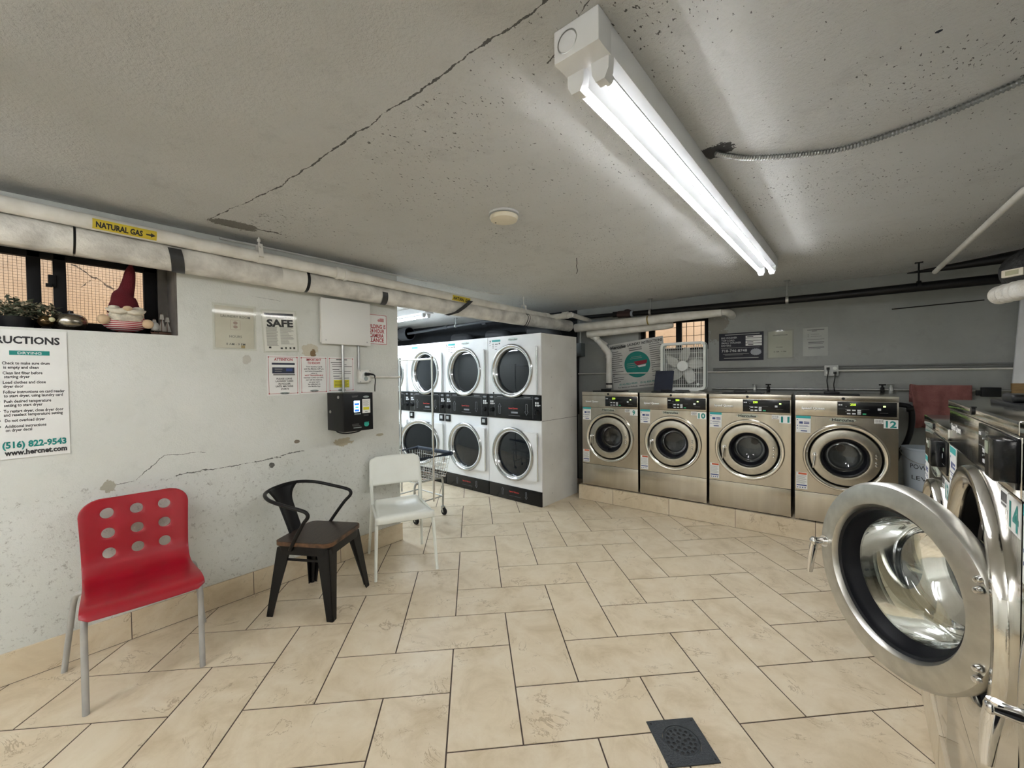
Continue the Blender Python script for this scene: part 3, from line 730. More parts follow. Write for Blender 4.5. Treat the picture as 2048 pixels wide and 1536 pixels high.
tag(M(BK(2.9, .8, 1.4)).tube(bt([(2.80, NB - .02, 2.055), (3.38, NB - .02, 2.072)]), .005, 6).obj('steel_rod', black_mt, None, BK(2.9, .8, 1.4)), 'thin dark rod fixed level along the back wall below the black pipe', 'rod')

# flexible duct and wrapped pipe, upper right
o_ = Vector((.9, 4.1, 2.15)); duct_m = mat('dark_flexible_duct', (.045, .046, .046), .55, col2=(.02, .02, .02), vs=14, bump=.9, bs=45)
m = M(o_); Q = resample(spline([Vector(p) for p in ((.87, 4.36, 2.135), (.90, 4.15, 2.15), (.99, 3.8, 2.18), (1.10, 3.2, 2.22))], 14), .0125); rnd = random.Random(2)
m.tube(Q, [(.140 if i % 2 else .130) + rnd.uniform(-.004, .004) for i in range(len(Q))], 26)
tag(m.obj('flexible_duct', duct_m, None, o_), 'dark wrinkled flexible duct under the ceiling in the upper right corner', 'duct')
o_ = Vector((.8, 3.8, 1.96))
t = thing('wrapped_pipe', 'white plaster wrapped pipe end under the dark duct at upper right', 'pipe', o_)
m = M(o_); Q = spline([Vector(p) for p in ((.672, 4.02, 1.950), (.685, 3.99, 1.951), (.73, 3.90, 1.955), (.80, 3.78, 1.96), (1.16, 3.2, 1.97))], 6); rnd = random.Random(9)
m.tube(Q, [.028, .038, .046, .052, .056, .058] + [.058 + rnd.uniform(-.004, .004) for _ in Q[6:]], 20); m.obj('lagging', mat('bright_plaster_wrap', (.80, .79, .75), .85, col2=(.68, .64, .56), vs=11, bump=.9, bs=30), t)
M(o_).tube([(.78, 3.80, 2.0), (.95, 3.55, 2.01)], .03, 12).obj('rusty_flange', mat('rust', (.10, .05, .02), .8, bump=.5), t)
t = thing('damper_tag', 'small cream plastic box strapped to the dark duct', 'box', (.715, 3.88, 2.062), R(-42))
M().box(-.05, .05, -.012, .012, -.020, .026, .005).obj('case', cream, t); M().box(-.03, .03, -.0135, -.012, -.011, .017).obj('face', mat('olive_face', (.36, .34, .20), .5), t)
tag(M(BK(3.2, .6, 2.3)).tube(bt([(2.86, .52, 2.318), (3.1, .44, 2.315), (3.35, .30, 2.31), (3.5, .15, 2.305)]), [.004, .025, .04, .045], 14, 3).obj('upper_pipe', black_mt, None, BK(3.2, .6, 2.3)), 'short tapered black tube close under the ceiling above the long black pipe at right', 'pipe')  # tapered black tube following a dark band under the ceiling

# white board with bare wood under it, right end of the back wall
t = thing('wall_board', 'white painted board with a bare wood strip below, right end of the back wall', 'board', BK(3.53, NB - .05, 1.23), A4)
M().prism([(.005, .135), (.50, .135), (.50, 1.10), (.055, 1.10)], -.012, .012).obj('panel', mat('bright_white_board', (.84, .86, .88), .4), t)
M().box(.003, .42, -.004, .03, 0, .134, .003).obj('wood_strip', mat('bare_wood', (.34, .21, .08), .6, col2=(.24, .15, .06), stretch=(2, 6, 30)), t)

# ------------------------------------------------------------------ washers
lcd = mat('green_digits', (.3, .5, .0), .4, emit=(.55, .85, .05), es=.8)
led = mat('green_light', (.3, .6, .1), .4, emit=(.65, 1., .25), es=1.2)
btn = mat('pale_buttons', (.62, .64, .66), .4)
badge_m = mat('badge_grey_green', (.36, .39, .32), .35)
gap_m = mat('dark_gap', (.006, .006, .006), .7)
hub_m = mat('pale_hub', (.42, .41, .38), .4)
def oval(cx, cz, rx, rz, n=28): return [(cx + rx * math.cos(2 * PI * k / n), cz + rz * math.sin(2 * PI * k / n)) for k in range(n)]

def washer(num, label, loc, rz, w=.667, h=1.103, d=.70, cz=.585, RD=.235, ri=.156, RO=.285, open_=0., door_off=None, front=None, px=(.29, .658), reader=False, big=False, group=None, logo=True, lit=True):
    fr = front or steel_f
    t = thing('front_load_washer', label, 'washing machine', loc, rz, group)
    cx = w / 2 + .004; zs = .26 * h / 1.103; zb = h - .178 if not big else h - .15; zl = h - .042 if not big else h - .028; RG = RD + .011
    c = M()
    for b in ((0, .008, .012, d, .02, zl), (w - .008, w, .012, d, .02, zl), (.008, w - .008, d - .01, d, .02, zl), (.008, w - .008, .03, d - .01, .02, .035), (.008, w - .008, .02, d - .01, zl - .02, zl)): c.box(*b)
    c.obj('cabinet', steel_f, t, smooth=False)
    M().box(.03, w - .03, .03, d - .03, 0, .022).obj('base', gap_m, t, smooth=False)
    f = M(); hole_plate(f, 0, w, zs + .002, zb - .002, cx, cz, RG, 0, .012); f.obj('front_panel', fr, t)
    M().box(0, w, 0, .012, .012, zs - .002, .002).obj('lower_panel', fr, t)
    M().box(0, w, -.002, .012, zb + .001, zl - .002, .002).obj('control_band', fr, t)
    l = M(); l.box(-.001, w + .001, -.006, d, zl, h, .003); l.obj('lid', fr, t)
    for z in (zl, zs, zb): M().box(.001, w - .001, .004, .014, z - .01, z + .01).obj('seam', gap_m, t)
    M().cyl((cx - .01, -.010, zl + .019), (cx - .01, 0, zl + .019), .0115, seg=16).obj('lid_lock', black_pl, t)
    m = M(); m.box(.10, .44 * w / .667, .07, .34, h - .001, h + .010, .004); m.box(.20, .31, .075, .13, h + .008, h + .032, .010, 3); m.obj('dispenser_lid', black_pl, t)
    # display
    p = M(); x0, x1 = px; z0, z1 = zb + .016, zl - .006; p.box(x0, x1, -.0065, -.002, z0, z1, .002); pn = p.obj('display_panel', black_gl, t)
    W = x1 - x0; H = z1 - z0
    M().fit('250', x0 + .225 * W, x0 + .325 * W, z0 + .80 * H, .019, -.0068, .01).obj('digits', lcd if lit else mat('unlit_digits', (.16, .17, .13), .4), pn, smooth=False)
    b = M()
    for (fx, fz) in ((.17, .38), (.17, .14), (.26, .38), (.26, .14), (.35, .38), (.35, .26), (.35, .14)): b.box(x0 + fx * W, x0 + (fx + .062) * W, -.0078, -.0064, z0 + (fz - .045) * H, z0 + (fz + .045) * H, .0005, 1)
    b.box(x0 + .69 * W, x0 + .745 * W, -.0078, -.0064, z0 + .42 * H, z0 + .57 * H, .0005, 1)
    for fz in (.66, .42, .26): b.cyl((x0 + .155 * W, -.0072, z0 + fz * H), (x0 + .155 * W, -.006, z0 + fz * H), .0022, seg=8)
    for fx in (.02, .06): b.box(x0 + fx * W, x0 + (fx + .03) * W, -.007, -.0064, z0 + .72 * H, z0 + .80 * H)
    b.obj('button', btn, pn)
    M().box(x0 + .78 * W, x0 + .82 * W, -.0072, -.0064, z0 + .66 * H, z0 + .76 * H).obj('indicator_light', led if lit else mat('unlit_indicator', (.20, .26, .18), .4), pn, smooth=False)
    g = M(); g.box(x0 + .44 * W, x0 + .5 * W, -.0072, -.0064, z0 + .09 * H, z0 + .18 * H); g.obj('start_button', mat('green_button', (.02, .35, .15), .4), pn)
    m = M(); m.line(x0 + .02 * W, x0 + .55 * W, z0 + .47 * H, .0012, -.0068); m.line(x0 + .72 * W, x0 + .86 * W, z0 + .25 * H, .002, -.0068); m.obj('printing', ink_g, pn, smooth=False)
    # lettering
    if logo:
        s = M(); s.fit('Speed Queen', .045, .205, zb + .068, .020, -.0036, .03); s.obj('logo', mat('pale_raised_lettering', (.94, .94, .92), .35), t, smooth=False)
        s = M(); s.fit('Speed Queen', .0455, .2065, zb + .0665, .021, -.0028, .055); s.obj('logo_edge', ink_g, t, smooth=False)
    bd = M(); bd.prism(oval(cx - .012, zb - .024, .088, .0175), -.004, 0); bo = bd.obj('badge', badge_m, t)
    M().fit('Hercules', cx - .012 - .072, cx - .012 + .072, zb - .024, .0225, -.0045, .03).obj('badge_lettering', ink, bo, smooth=False)
    k = M(); k.box(w - .088, w - .003, -.0012, 0, zb - .076, zb - .008); ko = k.obj('number_sticker', paper, t, smooth=False)
    s = str(num); M().fit(s, w - .088 + (.012 if len(s) > 1 else .028), w - .012 if len(s) > 1 else w - .03, zb - .042, .052, -.0016, .035).obj('number', ink_t, ko, smooth=False)
    k = M(); k.box(w - .145, w - .090, -.0012, 0, zb - .042, zb - .006); ko = k.obj('barcode_sticker', paper, t, smooth=False)
    k = M(); x = w - .140
    while x < w - .096:
        q = random.choice((.0012, .002, .003)); k.line(x, x + q, zb - .021, .020, -.0016); x += q + .0022
    k.line(w - .138, w - .10, zb - .037, .004, -.0016); k.obj('barcode', ink_g, ko, smooth=False)
    k = M(); k.box(.006, .110, -.0012, 0, zb - .150, zb - .003); ko = k.obj('instruction_sticker', paper, t, smooth=False)
    M().box(.006, .110, -.0016, -.0012, zb - .024, zb - .003).obj('sticker_heading', ink_tl, ko, smooth=False)
    k = M()
    for (x0_, x1_, z, hh) in ((.012, .020, -.038, .007), (.028, .055, -.062, .02), (.062, .10, -.056, .007), (.062, .10, -.068, .007), (.012, .02, -.088, .007), (.028, .09, -.088, .003), (.028, .1, -.096, .003), (.012, .02, -.112, .007), (.028, .08, -.112, .003), (.04, .085, -.134, .008)): k.line(x0_, x1_, zb + z, hh, -.0016)
    k.obj('sticker_print', ink_b, ko, smooth=False)
    k = M(); k.box(.008, .088, -.0012, 0, zs + .018, zs + .165); ko = k.obj('warning_sticker', paper, t, smooth=False)
    M().box(.024, .084, -.0016, -.0012, zs + .146, zs + .162).obj('warning_heading', mat('orange_red_ink', (.55, .10, .03), .5), ko, smooth=False)
    k = M()
    for i in range(9): k.line(.012, .082 - .012 * (i % 3 == 2), zs + .136 - i * .0085, .0022, -.0016)
    k.obj('warning_print', ink_g, ko, smooth=False)
    k = M(); k.line(.012, .084, zs + .052, .010, -.0016); 
    for i in range(4): k.line(.014 + i * .018, .024 + i * .018, zs + .032, .008, -.0016)
    k.obj('sticker_band', ink_b, ko, smooth=False)
    # door surround, tub
    M().lathe([(RG, .010), (RG, -.008), (RG + .004, -.012), (RO - .022, -.022), (RO - .008, -.020), (RO, -.006), (RO, .004)], (cx, 0, cz)).obj('door_surround', steel_p, t, ang=50)
    M().lathe([(RG, .008), (RG - .001, .05), (RD * .96, .055), (RD * .86, .035), (RD * .80, .04), (RD * .80, .10)], (cx, 0, cz)).obj('gasket', black_rb, t, ang=50)
    db = M(); db.lathe([(RD * .80, .10), (RD * .98, .12), (RD * 1.08, .16), (RD * 1.08, .50), (RD * 1.0, .535), (.02, .555), (0, .555)], (cx, 0, cz)); dr = db.obj('drum', steel_k, t, ang=50)
    M().lathe([(.0, .535), (.012, .535), (.012, .54), (.034, .54), (.036, .552)], (cx, 0, cz), seg=24).obj('drum_hub', hub_m, dr)
    # door
    dx = door_off or (cx, 0, cz)
    dm = M(); dm.lathe([(RD, .018), (RD + .001, -.010), (RD - .006, -.020), (ri + .022, -.028), (ri + .008, -.026), (ri, -.014), (ri - .002, .03), (RD - .02, .034), (RD, .018)])
    do = dm.obj('door', steel_d if big else steel_w, t, dx, open_, ang=40)
    rg = ri - .028
    M().lathe([(ri - .0005, -.012), (ri - .008, -.008), (ri - .010, .012), (rg + .002, .030), (rg, .062), (ri + .02, .062), (ri + .03, .036)]).obj('door_seal', black_rb, do, ang=50)
    if open_:
        M().lathe([(ri + .012, .034), (ri + .012, .085), (rg + .004, .09), (rg, .075)]).obj('bowl_rim', chrome, do, ang=50)
        M().lathe([(rg, .035), (rg + .0, .06), (rg - .003, .075), (rg * .97, .13), (rg * .90, .158), (rg * .75, .168), (rg * .4, .172), (0, .173), (0, .169), (rg * .4, .168), (rg * .73, .164), (rg * .87, .154), (rg * .94, .128), (rg - .007, .06), (rg - .006, .035)]).obj('door_glass', clear_gl, do, ang=60)
    else:
        M().lathe([(rg, .055), (rg * .97, .09), (rg * .88, .12), (rg * .6, .135), (0, .14)]).obj('door_glass', dark_gl, do, ang=60)
    bx, bz = -(RD + ri) / 2 - .004, .012
    hm = M(); hm.cyl((bx, -.030, bz), (bx, -.022, bz), .019, seg=16); hm.tube([(bx, -.026, bz), (bx, -.066, bz)], [.0115, .0115], 14)
    hm.sph((bx, -.066, bz), .0125, .008, .0125)
    hm.tube([(bx + .001, -.058, bz + .012), (bx - .001, -.063, bz - .02), (bx - .007, -.066, bz - .065), (bx - .012, -.067, bz - .108)], [.0135, .0135, .0115, .0095], 12, 3, flat=.6)
    hm.obj('door_handle', chrome, do, ang=50)
    hx = (RD + ri) / 2 + .004 if not big else (RD * .87)
    zz = (.018, .040, -.022, -.044) if not big else (.112, .088, -.088, -.112)
    for z in zz:
        M().lathe([(0, -.036), (.006, -.035), (.0085, -.030), (.009, -.025)], (hx, 0, z), seg=14).obj('hinge_bolt', chrome, do)
    if reader:
        x0, x1, z0, z1 = reader
        k = M(); k.box(x0, x1, -.036, -.002, z0, z1, .004); ko = k.obj('card_reader', black_gl, t)
        k = M(); k.box(x0 + .008, x0 + .03, -.0375, -.0355, z1 - .035, z1 - .010, .001); k.obj('reader_screen', mat('grey_green_lcd', (.30, .34, .26), .3), ko)
    return t

GW = 'front load washers along the back wall'
def row(num, s0, s1, label): washer(num, label, BK(s0, .022, .1702), A4, w=s1 - s0, group=GW)
row(9, .012, .676, 'stainless washer numbered 9, leftmost of the back row, next to the white dryers')
row(10, .698, 1.363, 'stainless washer numbered 10 with the box fan standing on it')
row(11, 1.387, 2.053, 'stainless washer numbered 11 below the black price sign, third in the back row')
row(12, 2.083, 2.752, 'stainless washer numbered 12, rightmost of the back row below the wall outlet')
GR = 'front load washers along the right side'
mm = steel_m
washer(13, 'mirror finished washer in the right row farthest from the viewer, lowest of the row', (.238, 2.655, .1702), R(-90), w=.645, h=1.103, front=mm, open_=R(22), door_off=(.345, -.085, .585), px=(.30, .63), reader=(.455, .545, .955, 1.05), lit=False, group=GR)
washer(14, 'large mirror finished washer numbered 14 with its round door swung wide open', (.237, 1.997, .1702), R(-90), w=.79, h=1.205, d=.78, cz=.727, RD=.26, ri=.192, RO=.325, open_=R(39.2), door_off=(.457, -.154, .727), front=mm, px=(.46, .78), reader=(.715, .787, 1.085, 1.168), big=True, lit=False, group=GR)
washer(15, 'large mirror finished washer nearest the viewer at the right edge, only its door handle showing', (.237, 1.198, .1702), R(-90), w=.79, h=1.205, d=.78, cz=.727, RD=.26, ri=.192, RO=.325, front=mm, px=(.46, .78), big=True, lit=False, group=GR)

# ------------------------------------------------------------------ stacked dryers
GD = 'white stacked dryers'
red_l = mat('red_lettering', (.75, .06, .05), .5)
grey_l = mat('grey_panel_print', (.22, .23, .25), .5)
ring_m = steel('dryer_door_ring', (.50, .505, .51), .14, (2, 2, 2), 0)
def arrow(m, x, z, up, w=.034, h=.082, y=-.0105, th=.0035):
    s = 1 if up else -1
    P = [(-w * .25, -h / 2), (w * .25, -h / 2), (w * .25, h * .18), (w * .5, h * .18), (0, h / 2), (-w * .5, h * .18), (-w * .25, h * .18)]
    for a, b in zip(P, P[1:] + P[:1]):
        d = Vector((b[0] - a[0], b[1] - a[1])); n = Vector((-d.y, d.x)).normalized() * th / 2
        q = [(a[0] + n.x, a[1] + n.y), (b[0] + n.x, b[1] + n.y), (b[0] - n.x, b[1] - n.y), (a[0] - n.x, a[1] - n.y)]
        m.prism([(x + c[0], z + s * c[1]) for c in q], y - .0004, y)
def dryer(num, label, loc, boxes=False, ajar=0., scrawl=False):
    w, h, d = .802, 1.94, .745
    t = thing('stacked_dryer', label, 'dryer', loc, 0, GD)
    c = M()
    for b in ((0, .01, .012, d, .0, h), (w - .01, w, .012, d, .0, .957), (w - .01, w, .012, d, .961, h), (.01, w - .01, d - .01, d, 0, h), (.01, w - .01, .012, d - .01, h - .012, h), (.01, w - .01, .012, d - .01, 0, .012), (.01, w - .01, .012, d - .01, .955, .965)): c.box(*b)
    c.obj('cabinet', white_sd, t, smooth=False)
    m = M(); m.box(w - .009, w - .002, .013, d - .001, .95, .97); m.obj('seam', gap_m, t)
    if num == 7:
        for y in (.20, .62):
            for z in (.12, .45, .80, 1.10, 1.45, 1.80): M().cyl((w, y, z), (w + .002, y, z), .006, seg=8).obj('screw', galv, t)
    cx = .40
    m = M(); m.box(.002, w - .002, -.006, .012, .002, .168, .002); kp = m.obj('kick_panel', black_gl, t)
    m = M(); arrow(m, .22, .09, True, y=-.0065); arrow(m, .58, .09, False, y=-.0065); m.line(.32, .5, .055, .002, -.0065); m.obj('panel_arrow', grey_l, kp, smooth=False)
    M().fit('Speed Queen', .325, .475, .105, .016, -.0068, .02).obj('lettering', red_l, kp, smooth=False)
    for k, (z0, z1, cz) in enumerate(((.170, .962, .558), (1.252, h, 1.527))):
        f = M(); hole_plate(f, 0, w, z0, z1, cx, cz, .268, 0, .012); f.obj('front_panel', white_en, t, ang=30)
        dm = M(); dm.lathe([(.268, .005), (.285, .03), (.30, .06), (.30, .60), (0, .62)], (cx, 0, cz)); dm.obj('drum', steel_k, t, ang=50)
        # door hinged on the right edge
        px_ = .765
        ox = cx - px_
        def bound(a):
            c_, s_ = math.cos(a), math.sin(a)
            if c_ <= 0.02: return (.292 * c_, .292 * s_)
            tt = min(.355 / c_, .272 / abs(s_) if abs(s_) > 1e-6 else 1e9)
            return (c_ * tt, s_ * tt)
        m = M(); m.plate(ox, 0, .262, bound, -.034, -.006, 96); do = m.obj('door', white_en, t, (px_, 0, cz), ajar if k == 0 else 0., ang=30)
        m = M(); m.lathe([(.312, -.020), (.313, -.034), (.307, -.047), (.296, -.051), (.284, -.047), (.262, -.020), (.250, .015), (.262, .018), (.290, -.010), (.312, -.020)], (ox, 0, 0)); m.obj('door_ring', ring_m, do, ang=50)
        m = M(); m.lathe([(.252, .006), (.20, -.001), (.10, -.005), (0, -.006), (0, .0), (.252, .012)], (ox, 0, 0)); m.obj('door_window', dry_gl, do, ang=60)
        m = M(); m.tube([(.002, -.030, -.265), (.002, -.030, .255)], .0055, 10); m.obj('hinge', chrome, do)
    # control panel
    m = M(); m.box(.002, w - .002, -.010, .012, .966, 1.248, .002); cp = m.obj('control_panel', black_gl, t)
    m = M(); m.box(.112, .690, -.0105, -.0099, 1.205, 1.207); m.box(.112, .114, -.0105, -.0099, .985, 1.235); m.box(.690, .692, -.0105, -.0099, .985, 1.235)
    m.line(.15, .24, 1.222, .008, -.0105); m.line(.56, .66, 1.222, .008, -.0105); m.line(.33, .50, 1.005, .003, -.0105)
    m.prism(oval(.056, 1.215, .03, .012), -.0106, -.01); m.prism(oval(.746, 1.215, .03, .012), -.0106, -.01)
    arrow(m, .19, 1.08, True, .05, .125); arrow(m, .60, 1.08, False, .05, .125); m.box(.37, .47, -.0105, -.0099, 1.03, 1.05); m.obj('panel_arrow', grey_l, cp, smooth=False)
    M().fit('Speed Queen', .33, .47, 1.09, .017, -.0106, .02).obj('lettering', red_l, cp, smooth=False)
    m = M()
    for xs in (.04, .725):
        for i in range(2):
            for j in range(2): m.box(xs + i * .03, xs + .02 + i * .03, -.013, -.0099, 1.125 + j * .027, 1.145 + j * .027, .001, 1)
        m.cyl((xs + .064, -.013, 1.137), (xs + .064, -.0099, 1.137), .007, seg=10); m.box(xs - .01, xs + .005, -.013, -.0099, 1.035, 1.065, .001, 1)
    m.obj('button', mat('white_buttons', (.82, .84, .86), .35), cp)
    for xs in (.055, .74):
        m = M(); m.cyl((xs + .005, -.034, 1.06), (xs + .005, -.0099, 1.06), .024, .030, 18); m.box(xs + .001, xs + .009, -.040, -.033, 1.04, 1.085, .002); m.obj('knob', black_pl, cp)
    m = M()
    for x in (.085, .715): m.cyl((x, -.004, 1.264), (x, .001, 1.264), .010, seg=14)
    m.obj('panel_lock', black_pl, t)
    # decals
    m = M(); m.box(.02, .215, -.0008, 0, 1.77, 1.905); ds = m.obj('instruction_decal', white_en, t, smooth=False)
    M().fit(str(num), .022, .052, 1.883, .036, -.0012, .02).obj('number', ink, ds, smooth=False)
    M().box(.066, .205, -.0012, -.0008, 1.880, 1.905).obj('decal_heading', ink_tl, ds, smooth=False)
    m = M()
    for (a, b, z, hh) in ((.075, .095, 1.855, .010), (.115, .165, 1.852, .008), (.178, .198, 1.858, .018), (.025, .045, 1.84, .006), (.075, .095, 1.832, .008), (.115, .15, 1.825, .003), (.075, .095, 1.81, .008), (.115, .15, 1.79, .008)): m.line(a, b, z, hh)
    m.obj('decal_print', ink_g, ds, smooth=False)
    m = M(); m.prism(oval(.40, 1.895, .078, .021), -.001, 0); bo = m.obj('badge', mat('pale_badge', (.68, .76, .74), .4), t)
    M().fit('Hercules', .336, .464, 1.895, .020, -.0014, .02).obj('badge_lettering', ink_g, bo, smooth=False)
    if boxes:
        for x in (.055, .735):
            k = M(); k.box(x - .045, x + .045, -.022, 0, .862, .955, .004); ko = k.obj('card_slot', black_pl, t)
            k = M(); k.box(x - .022, x + .026, -.0235, -.0215, .893, .935, .001); k.obj('slot_screen', mat('grey_screen', (.45, .47, .48), .2), ko)
    return t
DX = -2.672
dryer(7, 'white stacked dryer numbered 7 at the right end, its blank side panel showing', (DX - .802, 3.642, 0))
dryer(5, 'white stacked dryer numbered 5, left neighbour of the end dryer', (DX - .802 * 2 - .006, 3.642, 0), boxes=True)
dryer(3, 'white stacked dryer numbered 3 behind the cart, its lower door ajar', (DX - .802 * 3 - .012, 3.642, 0), boxes=True, ajar=R(24))
dryer(1, 'white stacked dryer cut off by the wall corner, leftmost in the row', (DX - .802 * 4 - .018, 3.642, 0))

# ducts and pipe above the dryers
pipe_dk = mat('dark_grey_pipe', (.06, .065, .075), .5, bump=.1)
t = thing('exhaust_duct', 'big dark exhaust duct above the dryers, against the rear wall', 'duct', (-6.3, 4.35, 2.2))
M((-6.3, 4.35, 2.2)).cyl((-6.95, 4.42, 2.245), (-6.15, 4.42, 2.245), .115, seg=28).obj('duct', pipe_dk, t)
m = M((-6.3, 4.35, 2.2)); m.lathe([(.116, 0), (.122, .004), (.122, .03), (.116, .034)], (-6.42, 4.42, 2.245), 'x', 28); m.lathe([(0, 0), (.10, 0), (.112, -.01)], (-6.15, 4.42, 2.245), 'x', 28); m.obj('collar', black_mt, t)
o_ = Vector((-4.6, 4.3, 2.25))
t = thing('overhead_pipe', 'slim dark pipe hanging across above the dryers', 'pipe', o_)
M(o_).tube([(-6.12, 4.36, 2.235), (-4.9, 4.33, 2.258), (-3.6, 4.30, 2.275)], .022, 12).obj('pipe_run', pipe_dk, t)
m = M(o_)
for x in (-5.05, -4.2): m.tube([(x - .04, 4.333, 2.257), (x + .04, 4.331, 2.259)], .031, 12)
m.obj('coupling', pipe_dk, t)
m = M(o_); m.tube([(-4.82, 4.328, 2.29), (-4.82, 4.328, CEIL)], .006, 8); m.tube([(-4.835, 4.328, 2.26), (-4.805, 4.328, 2.26)], .028, 14); m.box(-4.845, -4.795, 4.31, 4.345, CEIL - .008, CEIL - .001); m.obj('hanger', galv, t)
for k, x in enumerate((-3.07, -3.88, -4.68)):  # hoses added in dark colour to darken the gap above the dryers
    o_ = Vector((x, 4.46, 1.9)); m = M(o_)
    m.tube([(x, 4.50, 1.5), (x, 4.52, 1.93), (x - .05, 4.55, 2.03), (x - .2, 4.60, 2.08), (x - .5, 4.62, 2.09)], .085, 18, 4)
    tag(m.obj('added_vent_hose', mat('dark_vent_hose', (.018, .019, .022), .6), None, o_), 'added dark vent hose rising behind the dryer numbered ' + str((7, 5, 3)[k]) + (' at the row end', ' next to the end dryer', ' with the ajar door')[k], 'vent hose')

# ------------------------------------------------------------------ chairs
red_sh = mat('red_lacquered_shell', (.31, .004, .014), .34, col2=(.27, .003, .011), coat=.2, bump=.03, bs=200)
grey_tb = mat('grey_painted_tube', (.40, .395, .375), .45, col2=(.30, .295, .28), vs=20, stretch=(1, 1, .4))
def red_chair():
    t = thing('shell_chair', 'red shell chair with nine round holes in its back, grey tube legs', 'chair', (-2.79, .342, 0), R(86.4))
    prof = [(-.262, .418), (-.252, .440), (-.225, .455), (-.16, .462), (-.06, .455), (.04, .448), (.10, .452), (.15, .470), (.183, .502), (.198, .545), (.206, .60), (.218, .70), (.233, .80), (.241, .845)]
    P = [Vector((0, a, b)) for a, b in prof]; S = spline(P, 8); acc = [0]
    for a, b in zip(S[:-1], S[1:]): acc.append(acc[-1] + (b - a).length)
    LT = acc[-1]
    def at(v):
        v = max(0, min(LT, v))
        for i in range(len(acc) - 1):
            if v <= acc[i + 1]:
                f = (v - acc[i]) / max(acc[i + 1] - acc[i], 1e-9); return S[i] * (1 - f) + S[i + 1] * f
        return S[-1]
    def half(v):
        w = .222 - .012 * math.sin(PI * min(1, v / LT)) + .004 * (v / LT)
        rt_, rb = .085, .03
        if LT - v < rt_: k = rt_ - (LT - v); w -= rt_ - math.sqrt(max(0, rt_ ** 2 - k ** 2))
        if v < rb: k = rb - v; w -= rb - math.sqrt(max(0, rb ** 2 - k ** 2))
        return w
    bm = bmesh.new()
    def V(u, v):
        p = at(v); hw = half(v); uu = max(-1, min(1, u))
        bow = .014 * uu * uu * (1 if v > .45 else .4)
        return bm.verts.new((uu * hw, p.y - (bow if v > .45 else 0), p.z + (bow if v <= .45 else 0) * .6))
    def VX(x, v):    # absolute x in metres
        return V(x / .222, v)
    vh = [LT - .335, LT - .232, LT - .129, LT - .026 - .0]      # hole rows between these
    cu, n = .116, 8
    xs_h = [-.174, -.058, .058, .174]
    vs = []
    k = 24
    for i in range(k): vs.append(vh[0] * i / k)
    for r_ in range(3):
        for i in range(n): vs.append(vh[r_] + (vh[r_ + 1] - vh[r_]) * i / n)
    q = 5
    for i in range(q + 1): vs.append(vh[3] + (LT - vh[3]) * i / q)
    xs = [-.222, -.198]
    for c in range(3):
        for i in range(n): xs.append(xs_h[c] + (xs_h[c + 1] - xs_h[c]) * i / n)
    xs += [.174, .198, .222]
    for i in range(len(xs) - 1):
        for j in range(len(vs) - 1):
            xm, vm = (xs[i] + xs[i + 1]) / 2, (vs[j] + vs[j + 1]) / 2
            if abs(xm) < .174 and vh[0] < vm < vh[3]: continue
            bm.faces.new([VX(xs[i], vs[j]), VX(xs[i + 1], vs[j]), VX(xs[i + 1], vs[j + 1]), VX(xs[i], vs[j + 1])])
    for c in range(3):
        for r_ in range(3):
            x0, x1, v0, v1 = xs_h[c], xs_h[c + 1], vh[r_], vh[r_ + 1]; cx, cv = (x0 + x1) / 2, (v0 + v1) / 2
            bd = [(x0 + (x1 - x0) * i / n, v0) for i in range(n)] + [(x1, v0 + (v1 - v0) * i / n) for i in range(n)] + [(x1 - (x1 - x0) * i / n, v1) for i in range(n)] + [(x0, v1 - (v1 - v0) * i / n) for i in range(n)]
            hr = .0265
            for i in range(len(bd)):
                a, b = bd[i], bd[(i + 1) % len(bd)]
                ia, ib = [(cx + hr * math.cos(g), cv + hr * math.sin(g)) for g in (math.atan2(a[1] - cv, a[0] - cx), math.atan2(b[1] - cv, b[0] - cx))]
                mids = lambda p, h_: [(p[0] + (h_[0] - p[0]) * f, p[1] + (h_[1] - p[1]) * f) for f in (0, .5, 1)]
                A, B = mids(a, ia), mids(b, ib)
                for s_ in range(2): bm.faces.new([VX(*A[s_]), VX(*B[s_]), VX(*B[s_ + 1]), VX(*A[s_ + 1])])
    bmesh.ops.remove_doubles(bm, verts=bm.verts[:], dist=2e-4)
    m = M(); m.bm.free(); m.bm = bm
    o = m.obj('shell', red_sh, t, ang=60)
    so = o.modifiers.new('thick', 'SOLIDIFY'); so.thickness = .013; so.offset = 0
    bv = o.modifiers.new('edge', 'BEVEL'); bv.width = .004; bv.segments = 2; bv.limit_method = 'ANGLE'; bv.angle_limit = R(60)
    zf = .447
    for sx in (-1, 1):
        m = M(); m.tube([(sx * .207, -.222, 0), (sx * .206, -.222, .30), (sx * .205, -.222, .385), (sx * .200, -.205, .425), (sx * .185, -.16, .4405), (sx * .17, -.09, .4385)], .0125, 14, 5); m.obj('leg', grey_tb, t)
        m = M(); m.tube([(sx * .285, .240, 0), (sx * .260, .205, .22), (sx * .243, .180, .36), (sx * .230, .155, .405), (sx * .205, .10, .428), (sx * .18, .0, .437)], .0125, 14, 5); m.obj('leg', grey_tb, t)
    m = M(); m.box(-.19, .19, -.10, -.075, .436, .445, .003); m.box(-.19, .19, .05, .075, .430, .439, .003); m.obj('cross_bar', grey_tb, t)
red_chair()

